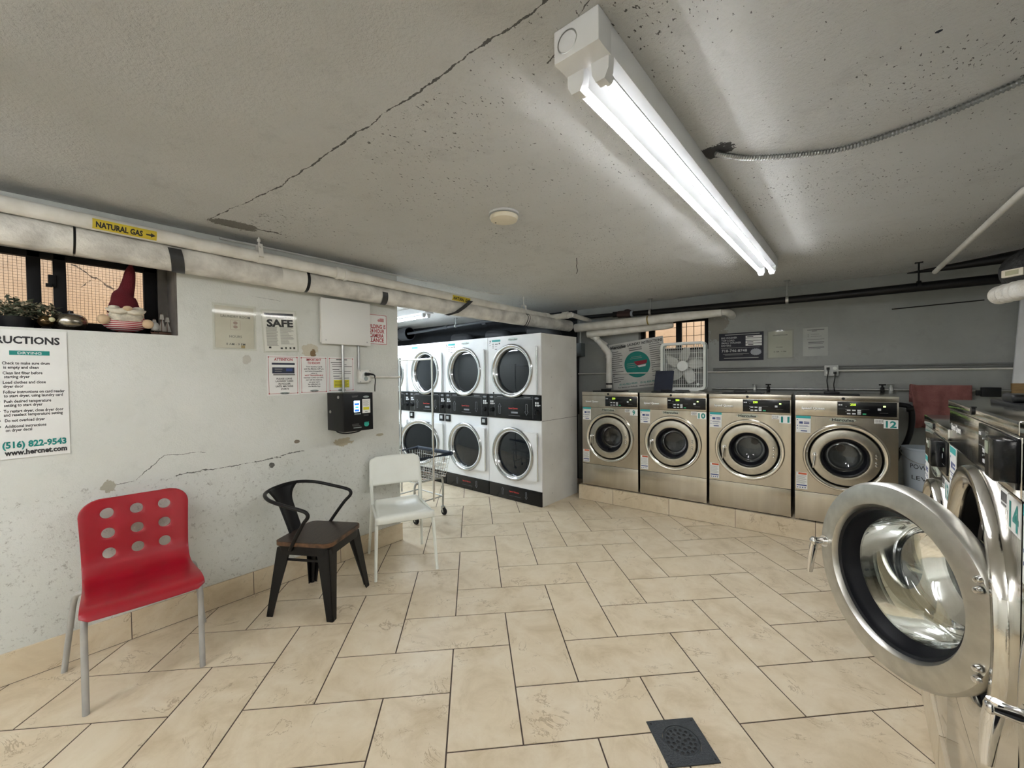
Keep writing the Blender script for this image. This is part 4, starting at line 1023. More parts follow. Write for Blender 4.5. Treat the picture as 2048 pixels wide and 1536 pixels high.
wood_s = mat('dark_walnut_seat', (.045, .029, .022), .42, col2=(.026, .017, .013), vs=5, stretch=(2, 14, 4), bump=.08, bs=60)
wood_e = mat('worn_walnut_edge', (.15, .07, .03), .5, col2=(.03, .018, .012), vs=16)
def rrect(hx, hy, r, n=7):
    o = []
    for cx, cy, a0 in ((hx - r, hy - r, 0), (-hx + r, hy - r, 90), (-hx + r, -hy + r, 180), (hx - r, -hy + r, 270)):
        for k in range(n): a = R(a0 + 90 * k / (n - 1)); o.append((cx + r * math.cos(a), cy + r * math.sin(a)))
    return o
def black_chair():
    t = thing('metal_armchair', 'black metal armchair with a dark wooden seat, between the red and white chairs', 'chair', (-2.705, 1.21, 0), R(121.7))
    m = M(); m.prism(rrect(.192, .192, .05), .432, .4545, 'z'); se = m.obj('seat', wood_e, t)
    m = M(); m.prism(rrect(.184, .184, .045), .4535, .4565, 'z'); m.obj('seat_top', wood_s, se)
    m = M(); out, inn = rrect(.181, .181, .045), rrect(.176, .176, .04)
    n = len(out); vs = [[m.bm.verts.new((a, b, z)) for a, b in pp] for pp, z in ((out, .431), (out, .375), (inn, .375), (inn, .431))]
    for a, b in ((0, 1), (1, 2), (2, 3), (3, 0)):
        for k in range(n): m.bm.faces.new((vs[a][k], vs[b][k], vs[b][(k + 1) % n], vs[a][(k + 1) % n]))
    m.obj('apron', black_mt, t)
    for sx in (-1, 1):
        for sy in (-1, 1):
            m = M()
            top = (sx * .176, sy * .176, .415); bot = (sx * .222, sy * .222, .0)
            wt, wb_ = .085, .040; th = .005
            for d in ((-sx, 0), (0, -sy)):
                q = []
                for p, w in ((bot, wb_), (top, wt)):
                    inw = (0, -sy) if d[0] else (-sx, 0)
                    a = Vector(p); b_ = a + Vector((d[0] * w, d[1] * w, 0)); o2 = Vector((inw[0] * th, inw[1] * th, 0))
                    q += [a, b_, b_ + o2, a + o2]
                m.hexa(q)
            # rolled inner groove
            a = Vector(bot) + Vector((-sx * .022, -sy * .022, .03)); b_ = Vector(top) + Vector((-sx * .045, -sy * .045, 0))
            m.tube([a, b_], [.010, .022], 8)
            m.cyl((bot[0] - sx * .012, bot[1] - sy * .012, 0), (bot[0] - sx * .012, bot[1] - sy * .012, .022), .014, .013, 10)
            m.obj('leg', black_mt, t)
    m = M()
    for sx in (-1, 1): m.hexa([(sx * .16, -.12, .33), (sx * .16, .12, .33), (sx * .16, .12, .345), (sx * .16, -.12, .345), (sx * .165, -.12, .33), (sx * .165, .12, .33), (sx * .165, .12, .345), (sx * .165, -.12, .345)])
    m.obj('brace', black_mt, t)
    arm = [(.188, .075, .405), (.196, .050, .455), (.222, -.035, .580), (.236, -.080, .632), (.241, -.078, .660), (.243, -.045, .676), (.241, .06, .697), (.225, .18, .722), (.165, .262, .738), (.08, .296, .743), (0, .303, .744)]
    full = arm + [(-x, y, z) for x, y, z in arm[-2::-1]]
    m = M(); m.tube(full, .0112, 12, 5); m.obj('arm_rail', black_mt, t)
    # flared back splat
    m = M(); rows = []
    for k in range(17):
        f = k / 16; z = .415 + .332 * f; hw = .058 + .010 * f + .075 * max(0, (f - .62) / .38) ** 2.2
        row = []
        for i in range(9):
            u = -1 + i / 4; x = u * hw
            yb = .175 + .128 * f ** 1.1; y = yb - (abs(x) / .243) ** 2 * .14 * f + .008 * math.cos(u * PI) * (1 - f)
            row.append(m.bm.verts.new((x, y, z)))
        rows.append(row)
    for a, b in zip(rows[:-1], rows[1:]):
        for i in range(8): m.bm.faces.new((a[i], a[i + 1], b[i + 1], b[i]))
    o = m.obj('back_splat', black_mt, t, ang=60); so = o.modifiers.new('thick', 'SOLIDIFY'); so.thickness = .006
black_chair()

def white_chair():
    t = thing('plastic_chair', 'white plastic chair standing at the end of the wall, nearest the cart', 'chair', (-2.774, 1.879, 0), R(65))
    # seat shell: grid with waterfall front
    m = M(); rows = []
    prof = [(-.232, .395), (-.238, .425), (-.228, .447), (-.19, .456), (-.10, .453), (0, .444), (.09, .440), (.15, .447), (.19, .466)]
    S = spline([Vector((0, a, b)) for a, b in prof], 4)
    for p in S:
        f = (p.y + .238) / .43; hw = .215 - .028 * f
        row = []
        for i in range(15):
            u = -1 + i / 7; dz = -.010 * (1 - u * u) * math.sin(PI * min(1, max(0, f))) - (.022 * max(0, abs(u) - .86) / .14 if f > .05 else 0)
            row.append(m.bm.verts.new((u * hw, p.y, p.z + dz)))
        rows.append(row)
    for a, b in zip(rows[:-1], rows[1:]):
        for i in range(14): m.bm.faces.new((a[i], a[i + 1], b[i + 1], b[i]))
    o = m.obj('seat', white_pl, t, ang=55); so = o.modifiers.new('thick', 'SOLIDIFY'); so.thickness = .010; so.offset = -1
    m = M(); rows = []
    for j in range(13):
        f = j / 12; z = .572 + .232 * f; rc = .032
        hw = .214 - .006 * f
        e = min(f, 1 - f) * .232
        if f > .5 and e < .05: hw -= .05 - math.sqrt(max(0, .05 ** 2 - (.05 - e) ** 2))
        row = []
        for i in range(15):
            u = -1 + i / 7; row.append(m.bm.verts.new((u * hw, .206 + .062 * f + .022 * (1 - u * u), z)))
        rows.append(row)
    for a, b in zip(rows[:-1], rows[1:]):
        for i in range(14): m.bm.faces.new((a[i], a[i + 1], b[i + 1], b[i]))
    o = m.obj('backrest', white_pl, t, ang=55); so = o.modifiers.new('thick', 'SOLIDIFY'); so.thickness = .014
    for sx in (-1, 1):
        m = M(); m.tube([(sx * .224, -.256, 0), (sx * .212, -.222, .30), (sx * .205, -.205, .435)], [.0105, .0125, .013], 8); m.obj('leg', white_pl, t)
        m = M(); m.tube([(sx * .220, .262, 0), (sx * .205, .205, .30), (sx * .196, .180, .45), (sx * .198, .196, .56), (sx * .196, .238, .68)], [.010, .013, .0145, .0135, .010], 8); m.obj('leg', white_pl, t)
        m = M(); m.tube([(sx * .203, -.19, .43), (sx * .198, .17, .425)], .011, 8); m.obj('side_rail', white_pl, t)
white_chair()

# ------------------------------------------------------------------ laundry cart
def cart():
    x0, x1, y0, y1 = -3.86, -3.285, 2.39, 2.86; o_ = Vector(((x0 + x1) / 2, (y0 + y1) / 2, 0))
    t = thing('laundry_cart', 'wire laundry cart with a dark bumper rim and a chrome hanging rail', 'cart', o_)
    zt, zb_ = .655, .415; ins = .045
    m = M(o_)
    m.tube([(x0, y0, zt), (x1, y0, zt), (x1, y1, zt), (x0, y1, zt)], .017, 10, closed=True, flat=1.35)
    for c in ((x0, y0), (x1, y0), (x1, y1), (x0, y1)): m.sph((c[0], c[1], zt), .021, .021, .021, 10, 8)
    m.obj('bumper_rim', navy_rb, t)
    m = M(o_); w = .0022
    T = [(x0 + .006, y0 + .006), (x1 - .006, y0 + .006), (x1 - .006, y1 - .006), (x0 + .006, y1 - .006)]; B = [(x0 + ins, y0 + ins), (x1 - ins, y0 + ins), (x1 - ins, y1 - ins), (x0 + ins, y1 - ins)]
    for k in range(4):
        a, b, c, d = T[k], T[(k + 1) % 4], B[(k + 1) % 4], B[k]; n = 15 if k % 2 == 0 else 12
        for i in range(n):
            f = i / n; m.tube([(a[0] + (b[0] - a[0]) * f, a[1] + (b[1] - a[1]) * f, zt), (d[0] + (c[0] - d[0]) * f, d[1] + (c[1] - d[1]) * f, zb_)], w, 5)
    for f in (.22, .45, .62, .78, .9, 1.):
        m.tube([(T[k][0] + (B[k][0] - T[k][0]) * f, T[k][1] + (B[k][1] - T[k][1]) * f, zt + (zb_ - zt) * f) for k in range(4)], w if f < .99 else .004, 5, closed=True)
    for i in range(1, 15):
        x = B[0][0] + (B[1][0] - B[0][0]) * i / 15; m.tube([(x, B[0][1], zb_), (x, B[2][1], zb_)], w, 5)
    for i in range(1, 6):
        y = B[0][1] + (B[2][1] - B[0][1]) * i / 6; m.tube([(B[0][0], y, zb_ - .003), (B[1][0], y, zb_ - .003)], .003, 5)
    m.obj('wire_basket', chrome, t)
    yc = (y0 + y1) / 2
    m = M(o_)
    for x in (x0 + .08, x1 - .08):
        m.tube([(x, y0 + .055, .13), (x, y0 + .055, .36), (x, y0 + .10, .40), (x, yc, .402), (x, y1 - .10, .40), (x, y1 - .055, .36), (x, y1 - .055, .13)], .011, 10, 4)
    for y in (y0 + .055, y1 - .055): m.tube([(x0 + .08, y, .2), (x1 - .08, y, .2)], .007, 8)
    for x in (x0 + .08, x1 - .08): m.tube([(x, y0 + .055, .2), (x, y1 - .055, .2)], .007, 8)
    m.obj('base_frame', galv, t)
    for k, (x, y) in enumerate(((x0 + .08, y0 + .055), (x1 - .08, y0 + .055), (x1 - .08, y1 - .055), (x0 + .08, y1 - .055))):
        m = M(o_); m.cyl((x, y, .085), (x, y, .14), .009, seg=10); m.lathe([(0, .085), (.02, .085), (.02, .095), (0, .095)], (x, y, 0), 'z', 16)
        for s_ in (-1, 1): m.hexa([(x - .012, y + s_ * .016, .085), (x + .014, y + s_ * .016, .085), (x + .028, y + s_ * .016, .03), (x + .008, y + s_ * .016, .03)] + [(x - .012, y + s_ * .019, .085), (x + .014, y + s_ * .019, .085), (x + .028, y + s_ * .019, .03), (x + .008, y + s_ * .019, .03)])
        co = m.obj('caster', galv, t)
        m = M(o_); m.lathe([(.012, -.012), (.034, -.012), (.038, -.006), (.038, .006), (.034, .012), (.012, .012)], (x + .016, y, .038), 'y', 22, True); m.obj('wheel', black_rb, co)
    zr = 1.655
    for x in (x0 + .01, x1 - .005):
        m = M(o_); m.cyl((x, yc, .2), (x, yc, zr), .0115, seg=14); m.sph((x, yc, zr + .012), .017, .017, .017, 12, 8); m.obj('post', chrome, t)
    M(o_).cyl((x0 + .01, yc, zr - .004), (x1 - .005, yc, zr - .004), .0105, seg=12).obj('hanging_rail', chrome, t)
cart()

# ------------------------------------------------------------------ floor drain
dr_m = mat('cast_black_iron', (.020, .026, .032), .45, col2=(.03, .036, .04), bump=.4, bs=160)
def drain():
    c = Vector((-.532, 1.650, 0)); hw = .102
    t = thing('floor_drain', 'square black floor drain with a round perforated grate in the tiles', 'drain', c, R(45.4))
    m = M(); hole_plate(m, -hw, hw, -hw, hw, 0, 0, .072, 0, .004)
    for v in m.bm.verts: v.co = Vector((v.co.x, v.co.z, v.co.y + .0005))
    m.obj('cover_plate', dr_m, t)
    m = M(); m.lathe([(.071, .0035), (.066, .0052), (.062, .0035), (.062, .001), (.071, .001)], (0, 0, 0), 'z', 48, True); m.obj('grate_rim', dr_m, t)
    m = M(); m.lathe([(.0, .0004), (.066, .0004)], (0, 0, 0), 'z', 40); m.obj('sump', gap_m, t)
    # perforated disc built from rings of holes
    bm = bmesh.new(); holes = []
    for n, r in ((4, .0155), (10, .0345), (16, .0525)):
        for k in range(n): a = 2 * PI * (k + .3 * (n == 10)) / n; holes.append((r * math.cos(a), r * math.sin(a)))
    m = M(); N_ = 90; s = .128 / N_
    me_v = {}
    def gv(i, j):
        if (i, j) not in me_v:
            x, y = -.064 + i * s, -.064 + j * s
            for hx, hy in holes:
                d = math.hypot(x - hx, y - hy)
                if .0045 < d < .0085: x, y = hx + (x - hx) * .0064 / d, hy + (y - hy) * .0064 / d; break
            me_v[(i, j)] = m.bm.verts.new((x, y, .0024))
        return me_v[(i, j)]
    for i in range(N_):
        for j in range(N_):
            x, y = -.064 + (i + .5) * s, -.064 + (j + .5) * s
            if math.hypot(x, y) > .063 or any(math.hypot(x - a, y - b) < .0062 for a, b in holes): continue
            m.bm.faces.new((gv(i, j), gv(i + 1, j), gv(i + 1, j + 1), gv(i, j + 1)))
    o = m.obj('grate', dr_m, t); so = o.modifiers.new('thick', 'SOLIDIFY'); so.thickness = .0016
    m = M()
    for a, b in ((-.088, .088), (.088, .088), (.088, -.088), (-.088, -.088)): m.cyl((a, b, .004), (a, b, .006), .004, .003, 10)
    m.obj('screw', black_mt, t); bm.free()
drain()

# ------------------------------------------------------------------ signs
def sign(name, label, cat, x0, x1, z0, z1, m, layers, wall='left', thick=.002, tilt=0., n=0., group=None, curl=0., sleeve=None):
    """flat sheet; layers = [(part name, material, function(M))], drawn in wall coordinates (along the wall, height)"""
    xc, zc = (x0 + x1) / 2, (z0 + z1) / 2; off = (xc, 0, zc)
    if wall == 'left': loc, rz = (XW + n + .0005, xc, zc), R(90)
    else: loc, rz = BK(xc, NB - .0005 - n, zc), A4
    t = thing(name, label, cat, loc, 0, group, rot=(0, tilt, rz))
    s = M(off); s.box(x0, x1, -thick, 0, z0, z1); s.obj('sheet', m, t, smooth=False)
    for i, (nm, mt, fn) in enumerate(layers):
        k = M(off); k.Y = -thick - .0004 * (1 + i * .35); fn(k); k.obj(nm, mt, t, smooth=False)
    if sleeve:
        k = M(off); e = sleeve; k.box(x0 - e, x1 + e, -thick - .0035, -thick - .0025, z0 - e, z1 + e); k.obj('sleeve', film, t, smooth=False)
    return t
def rows(lst, bold=.015, slope=True):
    def f(k):
        for (s, a, za, b, zb, h) in lst:
            k.fit(s, a, b, (za + zb) / 2, h, k.Y, bold, (zb - za) / (b - a) if slope else 0)
    return f
def bars(lst):
    def f(k):
        for (a, b, z, h) in lst: k.line(a, b, z, h, k.Y)
    return f
def border(x0, x1, z0, z1, w, gap=0.):
    def f(k):
        for (a, b, c, d) in ((x0, x1, z0, z0 + w), (x0, x1, z1 - w, z1), (x0, x0 + w, z0, z1), (x1 - w, x1, z0, z1)): k.box(a, b, k.Y, k.Y + .0003, c, d)
    return f
def para(x0, x1, z1, z0, dz, h, ragged=.25, seed=1):
    r = random.Random(seed); o = []; z = z1
    while z > z0: o.append((x0, x1 - (x1 - x0) * ragged * r.random(), z, h)); z -= dz
    return o

# large washing / drying instruction board on the left wall
DRY = [('Check to make sure drum', -.091, 1.559, .061, 1.559, .0145), ('is empty and clean', -.087, 1.5385, .024, 1.5385, .0145), ('Clean lint filter before', -.090, 1.511, .036, 1.511, .0145), ('starting dryer', -.086, 1.4925, -.006, 1.4925, .0145), ('Load clothes and close', -.090, 1.4655, .046, 1.4655, .0145), ('dryer door', -.089, 1.446, -.027, 1.446, .0145), ('Follow instructions on card reader', -.090, 1.4185, .110, 1.4185, .0145), ('to start dryer, using laundry card', -.089, 1.400, .102, 1.400, .0145), ('Push desired temperature', -.089, 1.373, .062, 1.373, .0145), ('setting to start dryer', -.089, 1.354, .033, 1.354, .0145), ('To restart dryer, close dryer door', -.091, 1.3255, .103, 1.3255, .0145), ('and reselect temperature setting', -.091, 1.307, .100, 1.307, .0145), ('Do not overload dryer', -.088, 1.280, .039, 1.280, .0145), ('Additional instructions', -.089, 1.2515, .043, 1.2515, .0145), ('on dryer decal', -.087, 1.233, -.004, 1.233, .0145)]
TX = [-.100, ] 
def bullets(k):
    for z in (1.559, 1.511, 1.4655, 1.4185, 1.373, 1.3255, 1.280, 1.2515): k.prism(oval(-.103, z, .003, .003, 10), k.Y, k.Y + .0003)
wash = [(-.62, -.62 + w, 1.559 - i * .0235, .009) for i, w in enumerate((.17, .12, .19, .14, .18, .09, .16, .19, .12, .17, .15, .11, .18, .13, .10))]
sign('instruction_board', 'large white laundry instruction board at the left edge of the photo below the window', 'sign', -.66, .1225, 1.092, 1.722, foam_bd,
     [('heading', ink, rows([('LAUNDRY INSTRUCTIONS', -.405, 1.673, .098, 1.673, .036)], .035)),
      ('heading_bar', ink_t, bars([(-.068, .062, 1.609, .022), (-.60, -.47, 1.609, .022)])),
      ('bar_lettering', ink_w, rows([('DRYING', -.042, 1.609, .035, 1.609, .0125), ('WASHING', -.575, 1.609, -.495, 1.609, .0125)], .01)),
      ('lettering', ink, rows(DRY, .022)), ('bullets', ink, bullets), ('print', ink_g, bars(wash)),
      ('phone_number', ink_t, rows([('(516) 822-9543', -.099, 1.161, .110, 1.161, .031)], .04)),
      ('web_address', ink, rows([('www.hercnet.com', -.093, 1.123, .111, 1.123, .026)], .04)),
      ('disc', ink_t, lambda k: k.prism(oval(-.27, 1.40, .165, .165, 48), k.Y, k.Y + .0003))], thick=.004)

def outlet_icon(k):
    border(.850, .906, 1.793, 1.857, .0015)(k); k.prism(oval(.878, 1.838, .013, .010, 16), k.Y, k.Y + .0003); k.prism(oval(.878, 1.812, .013, .010, 16), k.Y, k.Y + .0003)
t = sign('laundry_hours_notice', 'aged laundry hours notice in a clear plastic sleeve, leftmost paper on the left wall', 'notice', .765, .985, 1.672, 1.945, paper_o,
     [('heading', ink_g, rows([('LAUNDRY ROOM', .797, 1.8795, .964, 1.8795, .017)], .005)), ('icon', mat('faded_red_ink', (.40, .30, .27), .6), outlet_icon),
      ('lettering', ink_g, rows([('HOURS', .843, 1.749, .913, 1.749, .016), ('8 AM - 9 PM', .824, 1.699, .932, 1.699, .014)], .005)),
      ('tape_scrap', mat('brown_tape', (.42, .33, .16), .5), bars([(.908, .93, 1.683, .018)]))], n=.003, sleeve=.014)
k = M()
for a, b in ((.1, .118), (.09, .045)): pass
k.bm.free()
safe_p = para(1.060, 1.135, 1.832, 1.70, .0062, .0022, .15, 3) + para(1.150, 1.245, 1.832, 1.71, .0062, .0018, .5, 4)
sign('safety_notice', 'white apartment safety notice with a heavy black headline on the left wall', 'notice', 1.044, 1.258, 1.664, 1.944, paper,
     [('header_bar', ink, bars([(1.056, 1.246, 1.922, .016)])), ('subheading', ink, rows([('KEEP YOUR APARTMENT', 1.068, 1.900, 1.236, 1.900, .0115)], .0)),
      ('heading', ink, rows([('SAFE', 1.067, 1.862, 1.241, 1.862, .050)], .045)), ('print', ink_g, bars(safe_p)),
      ('pictogram', ink, bars([(1.070, 1.085, 1.690, .012), (1.145, 1.160, 1.684, .010), (1.176, 1.186, 1.685, .014), (1.205, 1.217, 1.684, .012), (1.230, 1.243, 1.684, .014)]))], n=.003, sleeve=.010, tilt=R(-3.0))

def device(k):
    pass
def frame_sign(name, label, x0, x1, z0, z1, layers):
    cor = []
    def corners(k):
        for a in (x0 + .012, x1 - .012):
            for c in (z0 + .013, z1 - .012): k.prism(oval(a, c, .0045, .0045, 10), k.Y, k.Y + .0003)
    return sign(name, label, 'sign', x0, x1, z0, z1, paper, [('border', ink_r, border(x0 + .010, x1 - .010, z0 + .011, z1 - .010, .0022)), ('corner_mark', ink_r, corners)] + layers, thick=.003)
hb = lambda x, z: (lambda k: k.prism(oval(x, z, .033, .0085), k.Y, k.Y + .0003))
def hl(x, z): return rows([('Hercules', x - .027, z, x + .027, z, .0105)], .02)
pale_g = mat('pale_grey_green_ink', (.33, .38, .36), .5)
frame_sign('attention_sign', 'white sign with a red attention heading and a picture of a card holder', 1.060, 1.2735, 1.349, 1.632,
    [('heading', ink_r, rows([('ATTENTION', 1.108, 1.6055, 1.230, 1.6055, .0205)], .03)),
     ('picture', mat('picture_blue_black', (.016, .022, .045), .4), lambda k: (k.line(1.092, 1.245, 1.573, .014, k.Y), k.box(1.094, 1.242, k.Y, k.Y + .0003, 1.505, 1.548, .0), None)),
     ('picture_base', mat('picture_grey', (.22, .22, .21), .5), bars([(1.10, 1.245, 1.496, .010), (1.11, 1.16, 1.535, .006), (1.11, 1.155, 1.520, .005)])),
     ('picture_light', ink_b, bars([(1.185, 1.228, 1.53, .020)])),
     ('lettering', ink, rows([('PLEASE LEAVE', 1.121, 1.467, 1.224, 1.467, .0125), ('LAUNDRY CARD', 1.114, 1.450, 1.232, 1.450, .0125), ('IN HOLDER', 1.133, 1.431, 1.213, 1.431, .0125), ('UNTIL MACHINE', 1.114, 1.413, 1.231, 1.413, .0125), ('STARTS', 1.148, 1.394, 1.201, 1.394, .0125)], .02)),
     ('badge', pale_g, hb(1.174, 1.363)), ('badge_lettering', ink, hl(1.174, 1.363))])
frame_sign('important_sign', 'white sign headed important to know in red, right of the attention sign', 1.279, 1.485, 1.352, 1.632,
    [('heading', ink_r, rows([('IMPORTANT', 1.328, 1.6075, 1.437, 1.6075, .0175), ('TO KNOW!', 1.336, 1.5835, 1.429, 1.5835, .0175), ('NOT TRANSFERABLE', 1.315, 1.4895, 1.449, 1.4895, .0105)], .03)),
     ('lettering', ink, rows([('Your laundry Cards', 1.323, 1.5555, 1.444, 1.5555, .0095), ('and the Mobile APP are', 1.310, 1.5385, 1.455, 1.5385, .0095), ('not interchangeable -', 1.316, 1.522, 1.451, 1.522, .0095), ('value is', 1.358, 1.506, 1.404, 1.506, .0095), ('between CARD and APP,', 1.307, 1.473, 1.454, 1.473, .0095), ('nor will the balance', 1.322, 1.4565, 1.442, 1.4565, .0095), ('on your card', 1.344, 1.440, 1.421, 1.440, .0095), ('be reflected on', 1.337, 1.424, 1.427, 1.424, .0095), ('the Mobile App', 1.338, 1.4075, 1.428, 1.4075, .0095)], .022)),
     ('badge', pale_g, hb(1.383, 1.373)), ('badge_lettering', ink, hl(1.383, 1.373))])
frame_sign('card_sign', 'white sign with a yellow patch partly hidden by the vertical conduit above the black machine', 1.490, 1.704, 1.357, 1.632,
    [('print', ink_g, bars([(1.555, 1.645, 1.612, .007), (1.512, 1.60, 1.588, .006), (1.522, 1.64, 1.572, .004), (1.522, 1.685, 1.557, .004), (1.525, 1.58, 1.535, .006), (1.53, 1.675, 1.518, .005), (1.53, 1.675, 1.503, .004), (1.53, 1.58, 1.482, .006), (1.535, 1.66, 1.466, .004)])),
     ('yellow_patch', ink_y, bars([(1.533, 1.660, 1.4215, .0606)])), ('patch_print', mat('olive_ink', (.25, .23, .02), .5), bars(para(1.54, 1.655, 1.44, 1.395, .011, .005, .15, 8))),
     ('badge', pale_g, hb(1.598, 1.371)), ('badge_lettering', ink, hl(1.598, 1.371))])
def cam_icon(k):
    k.box(1.945, 1.985, k.Y, k.Y + .0003, 1.945, 1.975); k.prism(oval(1.936, 1.955, .011, .011, 14), k.Y, k.Y + .0003)
sign('surveillance_sign', 'red and white camera surveillance sign partly behind the white panel box', 'sign', 1.70, 2.014, 1.749, 2.006, paper,
    [('border', ink_r, border(1.703, 2.011, 1.752, 2.003, .004)),
     ('lettering', ink_r, rows([('THIS BUILDING IS', 1.738, 1.9035, 2.001, 1.9035, .034), ('UNDER 24 HOUR', 1.735, 1.8655, 1.989, 1.8655, .034), ('VIDEO CAMERA', 1.735, 1.8265, 1.982, 1.8265, .034), ('SURVEILLANCE', 1.722, 1.7875, 1.982, 1.7875, .034)], .03)),
     ('camera_icon', mat('pink_ink', (.55, .25, .25), .5), cam_icon)])

# back wall signs
bt_ink = mat('pale_print', (.34, .35, .33), .6)
def inst(k):
    pass
sx, sz = .385, 1.60
lines_l = [(.045, .045 + w, 1.80 - i * .0265, .008) for i, w in enumerate((.11, .15, .16, .12, .15, .15, .11, .14, .15, .05, .15, .12, .02, .15, .14, .10))]
lines_r = [(.565, .565 + w, 1.83 - i * .0265, .008) for i, w in enumerate((.13, .15, .16, .12, .15, .15, .11, .14, .15, .05, .15, .12, .02, .15, .14, .10))]
sign('instruction_board', 'white laundry instruction board with a teal disc leaning tilted against the back wall', 'sign', .03, .745, 1.293, 1.908, mat('dull_sign_board', (.60, .60, .57), .5),
    [('logo_oval', bt_ink, lambda k: k.prism(oval(.16, 1.862, .118, .030), k.Y, k.Y + .0003)),
     ('logo', ink, rows([('Hercules', .055, 1.862, .262, 1.862, .040)], .04)),
     ('heading', ink, rows([('LAUNDRY INSTRUCTIONS', .285, 1.866, .735, 1.866, .034)], .03)),
     ('subheading', ink_g, bars([(.30, .47, 1.815, .012), (.30, .47, 1.79, .012)])),
     ('disc', ink_t, lambda k: k.prism(oval(.385, 1.60, .168, .168, 48), k.Y, k.Y + .0003)),
     ('detergent_box', mat('dark_red_ink', (.28, .01, .03), .5), lambda k: k.prism([(.345, 1.64), (.52, 1.645), (.51, 1.60), (.38, 1.585)], k.Y, k.Y + .0003)),
     ('detergent_label', ink_w, lambda k: k.prism([(.385, 1.583), (.50, 1.590), (.49, 1.565), (.405, 1.56)], k.Y, k.Y + .0003)),
     ('disc_print', bt_ink, bars([(.25, .36, 1.62, .006), (.245, .38, 1.595, .006), (.25, .37, 1.57, .006), (.30, .46, 1.68, .005), (.32, .45, 1.70, .005)])),
     ('print', ink_g, bars(lines_l + lines_r)),
     ('phone_line', ink_t, rows([('(516) 822-9543', .12, 1.365, .36, 1.365, .022), ('(516) 822-9543', .40, 1.365, .62, 1.365, .022)], .02)),
     ('web_line', ink, rows([('For Service and Refunds:', .10, 1.325, .36, 1.325, .018), ('www.hercnet.com', .38, 1.325, .62, 1.325, .018)], .02))],
    wall='back', thick=.006, tilt=R(-6.6), n=.004)
blue_k = mat('blue_black_board', (.005, .006, .016), .45, spec=.3)
def starburst(k):
    P = []
    for i in range(32):
        a = 2 * PI * i / 32; r = 1. if i % 2 else .84; P.append((1.704 + .056 * r * math.cos(a), 1.705 + .040 * r * math.sin(a)))
    k.prism(P, k.Y, k.Y + .0003)
sign('price_board', 'black washer price board with white print on the back wall right of the fan', 'sign', 1.339, 1.777, 1.614, 1.925, blue_k,
    [('header_print', bt_ink, bars([(1.40, 1.74, 1.906, .008), (1.36, 1.74, 1.758, .003), (1.38, 1.64, 1.690, .004), (1.40, 1.58, 1.678, .004), (1.39, 1.73, 1.643, .008)])),
     ('lettering', mat('light_grey_print', (.55, .56, .56), .5), rows([('BIG WASHER', 1.363, 1.873, 1.522, 1.873, .020), ('TOP LOAD', 1.363, 1.843, 1.495, 1.843, .020), ('SMALL WASHER', 1.363, 1.8155, 1.562, 1.8155, .020), ('DRYERS', 1.363, 1.786, 1.462, 1.786, .020)], .01)),
     ('phone_number', mat('light_grey_print', (.55, .56, .56), .5), rows([('718-746-8748', 1.366, 1.727, 1.620, 1.727, .030)], .015)),
     ('price_strip', paper, bars([(1.606, 1.760, 1.874, .024), (1.606, 1.760, 1.845, .024), (1.606, 1.760, 1.816, .024), (1.606, 1.760, 1.787, .024)])),
     ('price_print', ink_g, bars([(1.62, 1.68, 1.874, .010), (1.62, 1.68, 1.816, .010), (1.63, 1.68, 1.787, .010)])),
     ('starburst', mat('grey_starburst', (.36, .38, .42), .5), starburst)], wall='back', thick=.004)
dull_p = mat('dull_paper', (.46, .47, .42), .6)
sign('laundry_hours_notice', 'pale notice in a shiny plastic sleeve right of the black price board', 'notice', 1.82, 2.035, 1.635, 1.915, dull_p,
    [('lettering', ink_g, rows([('LAUNDRY ROOM', 1.86, 1.873, 1.99, 1.873, .014), ('HOURS', 1.89, 1.745, 1.95, 1.745, .013), ('8 AM - 9 PM', 1.87, 1.697, 1.98, 1.697, .013)], .01))], wall='back', n=.003, sleeve=.012)
sign('printed_notice', 'faded printed notice, rightmost paper on the back wall above the outlet', 'notice', 2.125, 2.330, 1.640, 1.928, mat('grey_green_paper', (.44, .455, .43), .6),
    [('print', ink_g, bars([(2.16, 2.30, 1.907, .007), (2.20, 2.24, 1.895, .006), (2.19, 2.26, 1.862, .003), (2.19, 2.28, 1.84, .003), (2.16, 2.30, 1.81, .003), (2.17, 2.30, 1.78, .008), (2.17, 2.29, 1.765, .005), (2.17, 2.30, 1.728, .008), (2.17, 2.27, 1.715, .004)])), ('side_print', ink_g, bars([(2.165, 2.172, 1.862 - i * .012, .005) for i in range(3)]))], wall='back', n=.001)

# ------------------------------------------------------------------ panel box, payment machine, outlet on the left wall
t = thing('panel_box', 'plain white metal panel box on the left wall under the insulated pipe', 'box', (XW, 1.626, 1.928), R(90))
wp = mat('white_panel_cover', (.73, .73, .70), .4, col2=(.70, .70, .67), vs=2)
M().box(-.195, .195, -.045, -.006, -.185, .14).obj('back_box', white_pt, t, smooth=False)
M().box(-.2035, .2035, -.050, -.045, -.1985, .150, .003).obj('cover', wp, t)
m = M()
for x in (-.17, .17): m.cyl((x, -.053, -.17), (x, -.05, -.17), .006, .005, 10)
m.obj('screw', galv, t)
t = thing('payment_machine', 'black metal card payment machine with a small lit screen on the left wall', 'payment machine', (XW, 1.60, 1.209), R(90))
w2, h2, d2 = .12, .144, .25
M().box(-w2, w2, -d2, 0, -h2, h2, .003).obj('case', black_mt, t)
m = M(); m.box(-w2 + .002, w2 - .002, -d2 - .003, -d2, -h2 + .003, h2 - .003, .001); fp = m.obj('front_door', black_pl, t)
scr = mat('lit_screen', (.3, .4, .6), .3, emit=(.55, .72, 1.), es=1.5)
M().box(-.038, .008, -d2 - .0045, -d2 - .003, -.0, .085).obj('screen', scr, fp, smooth=False)
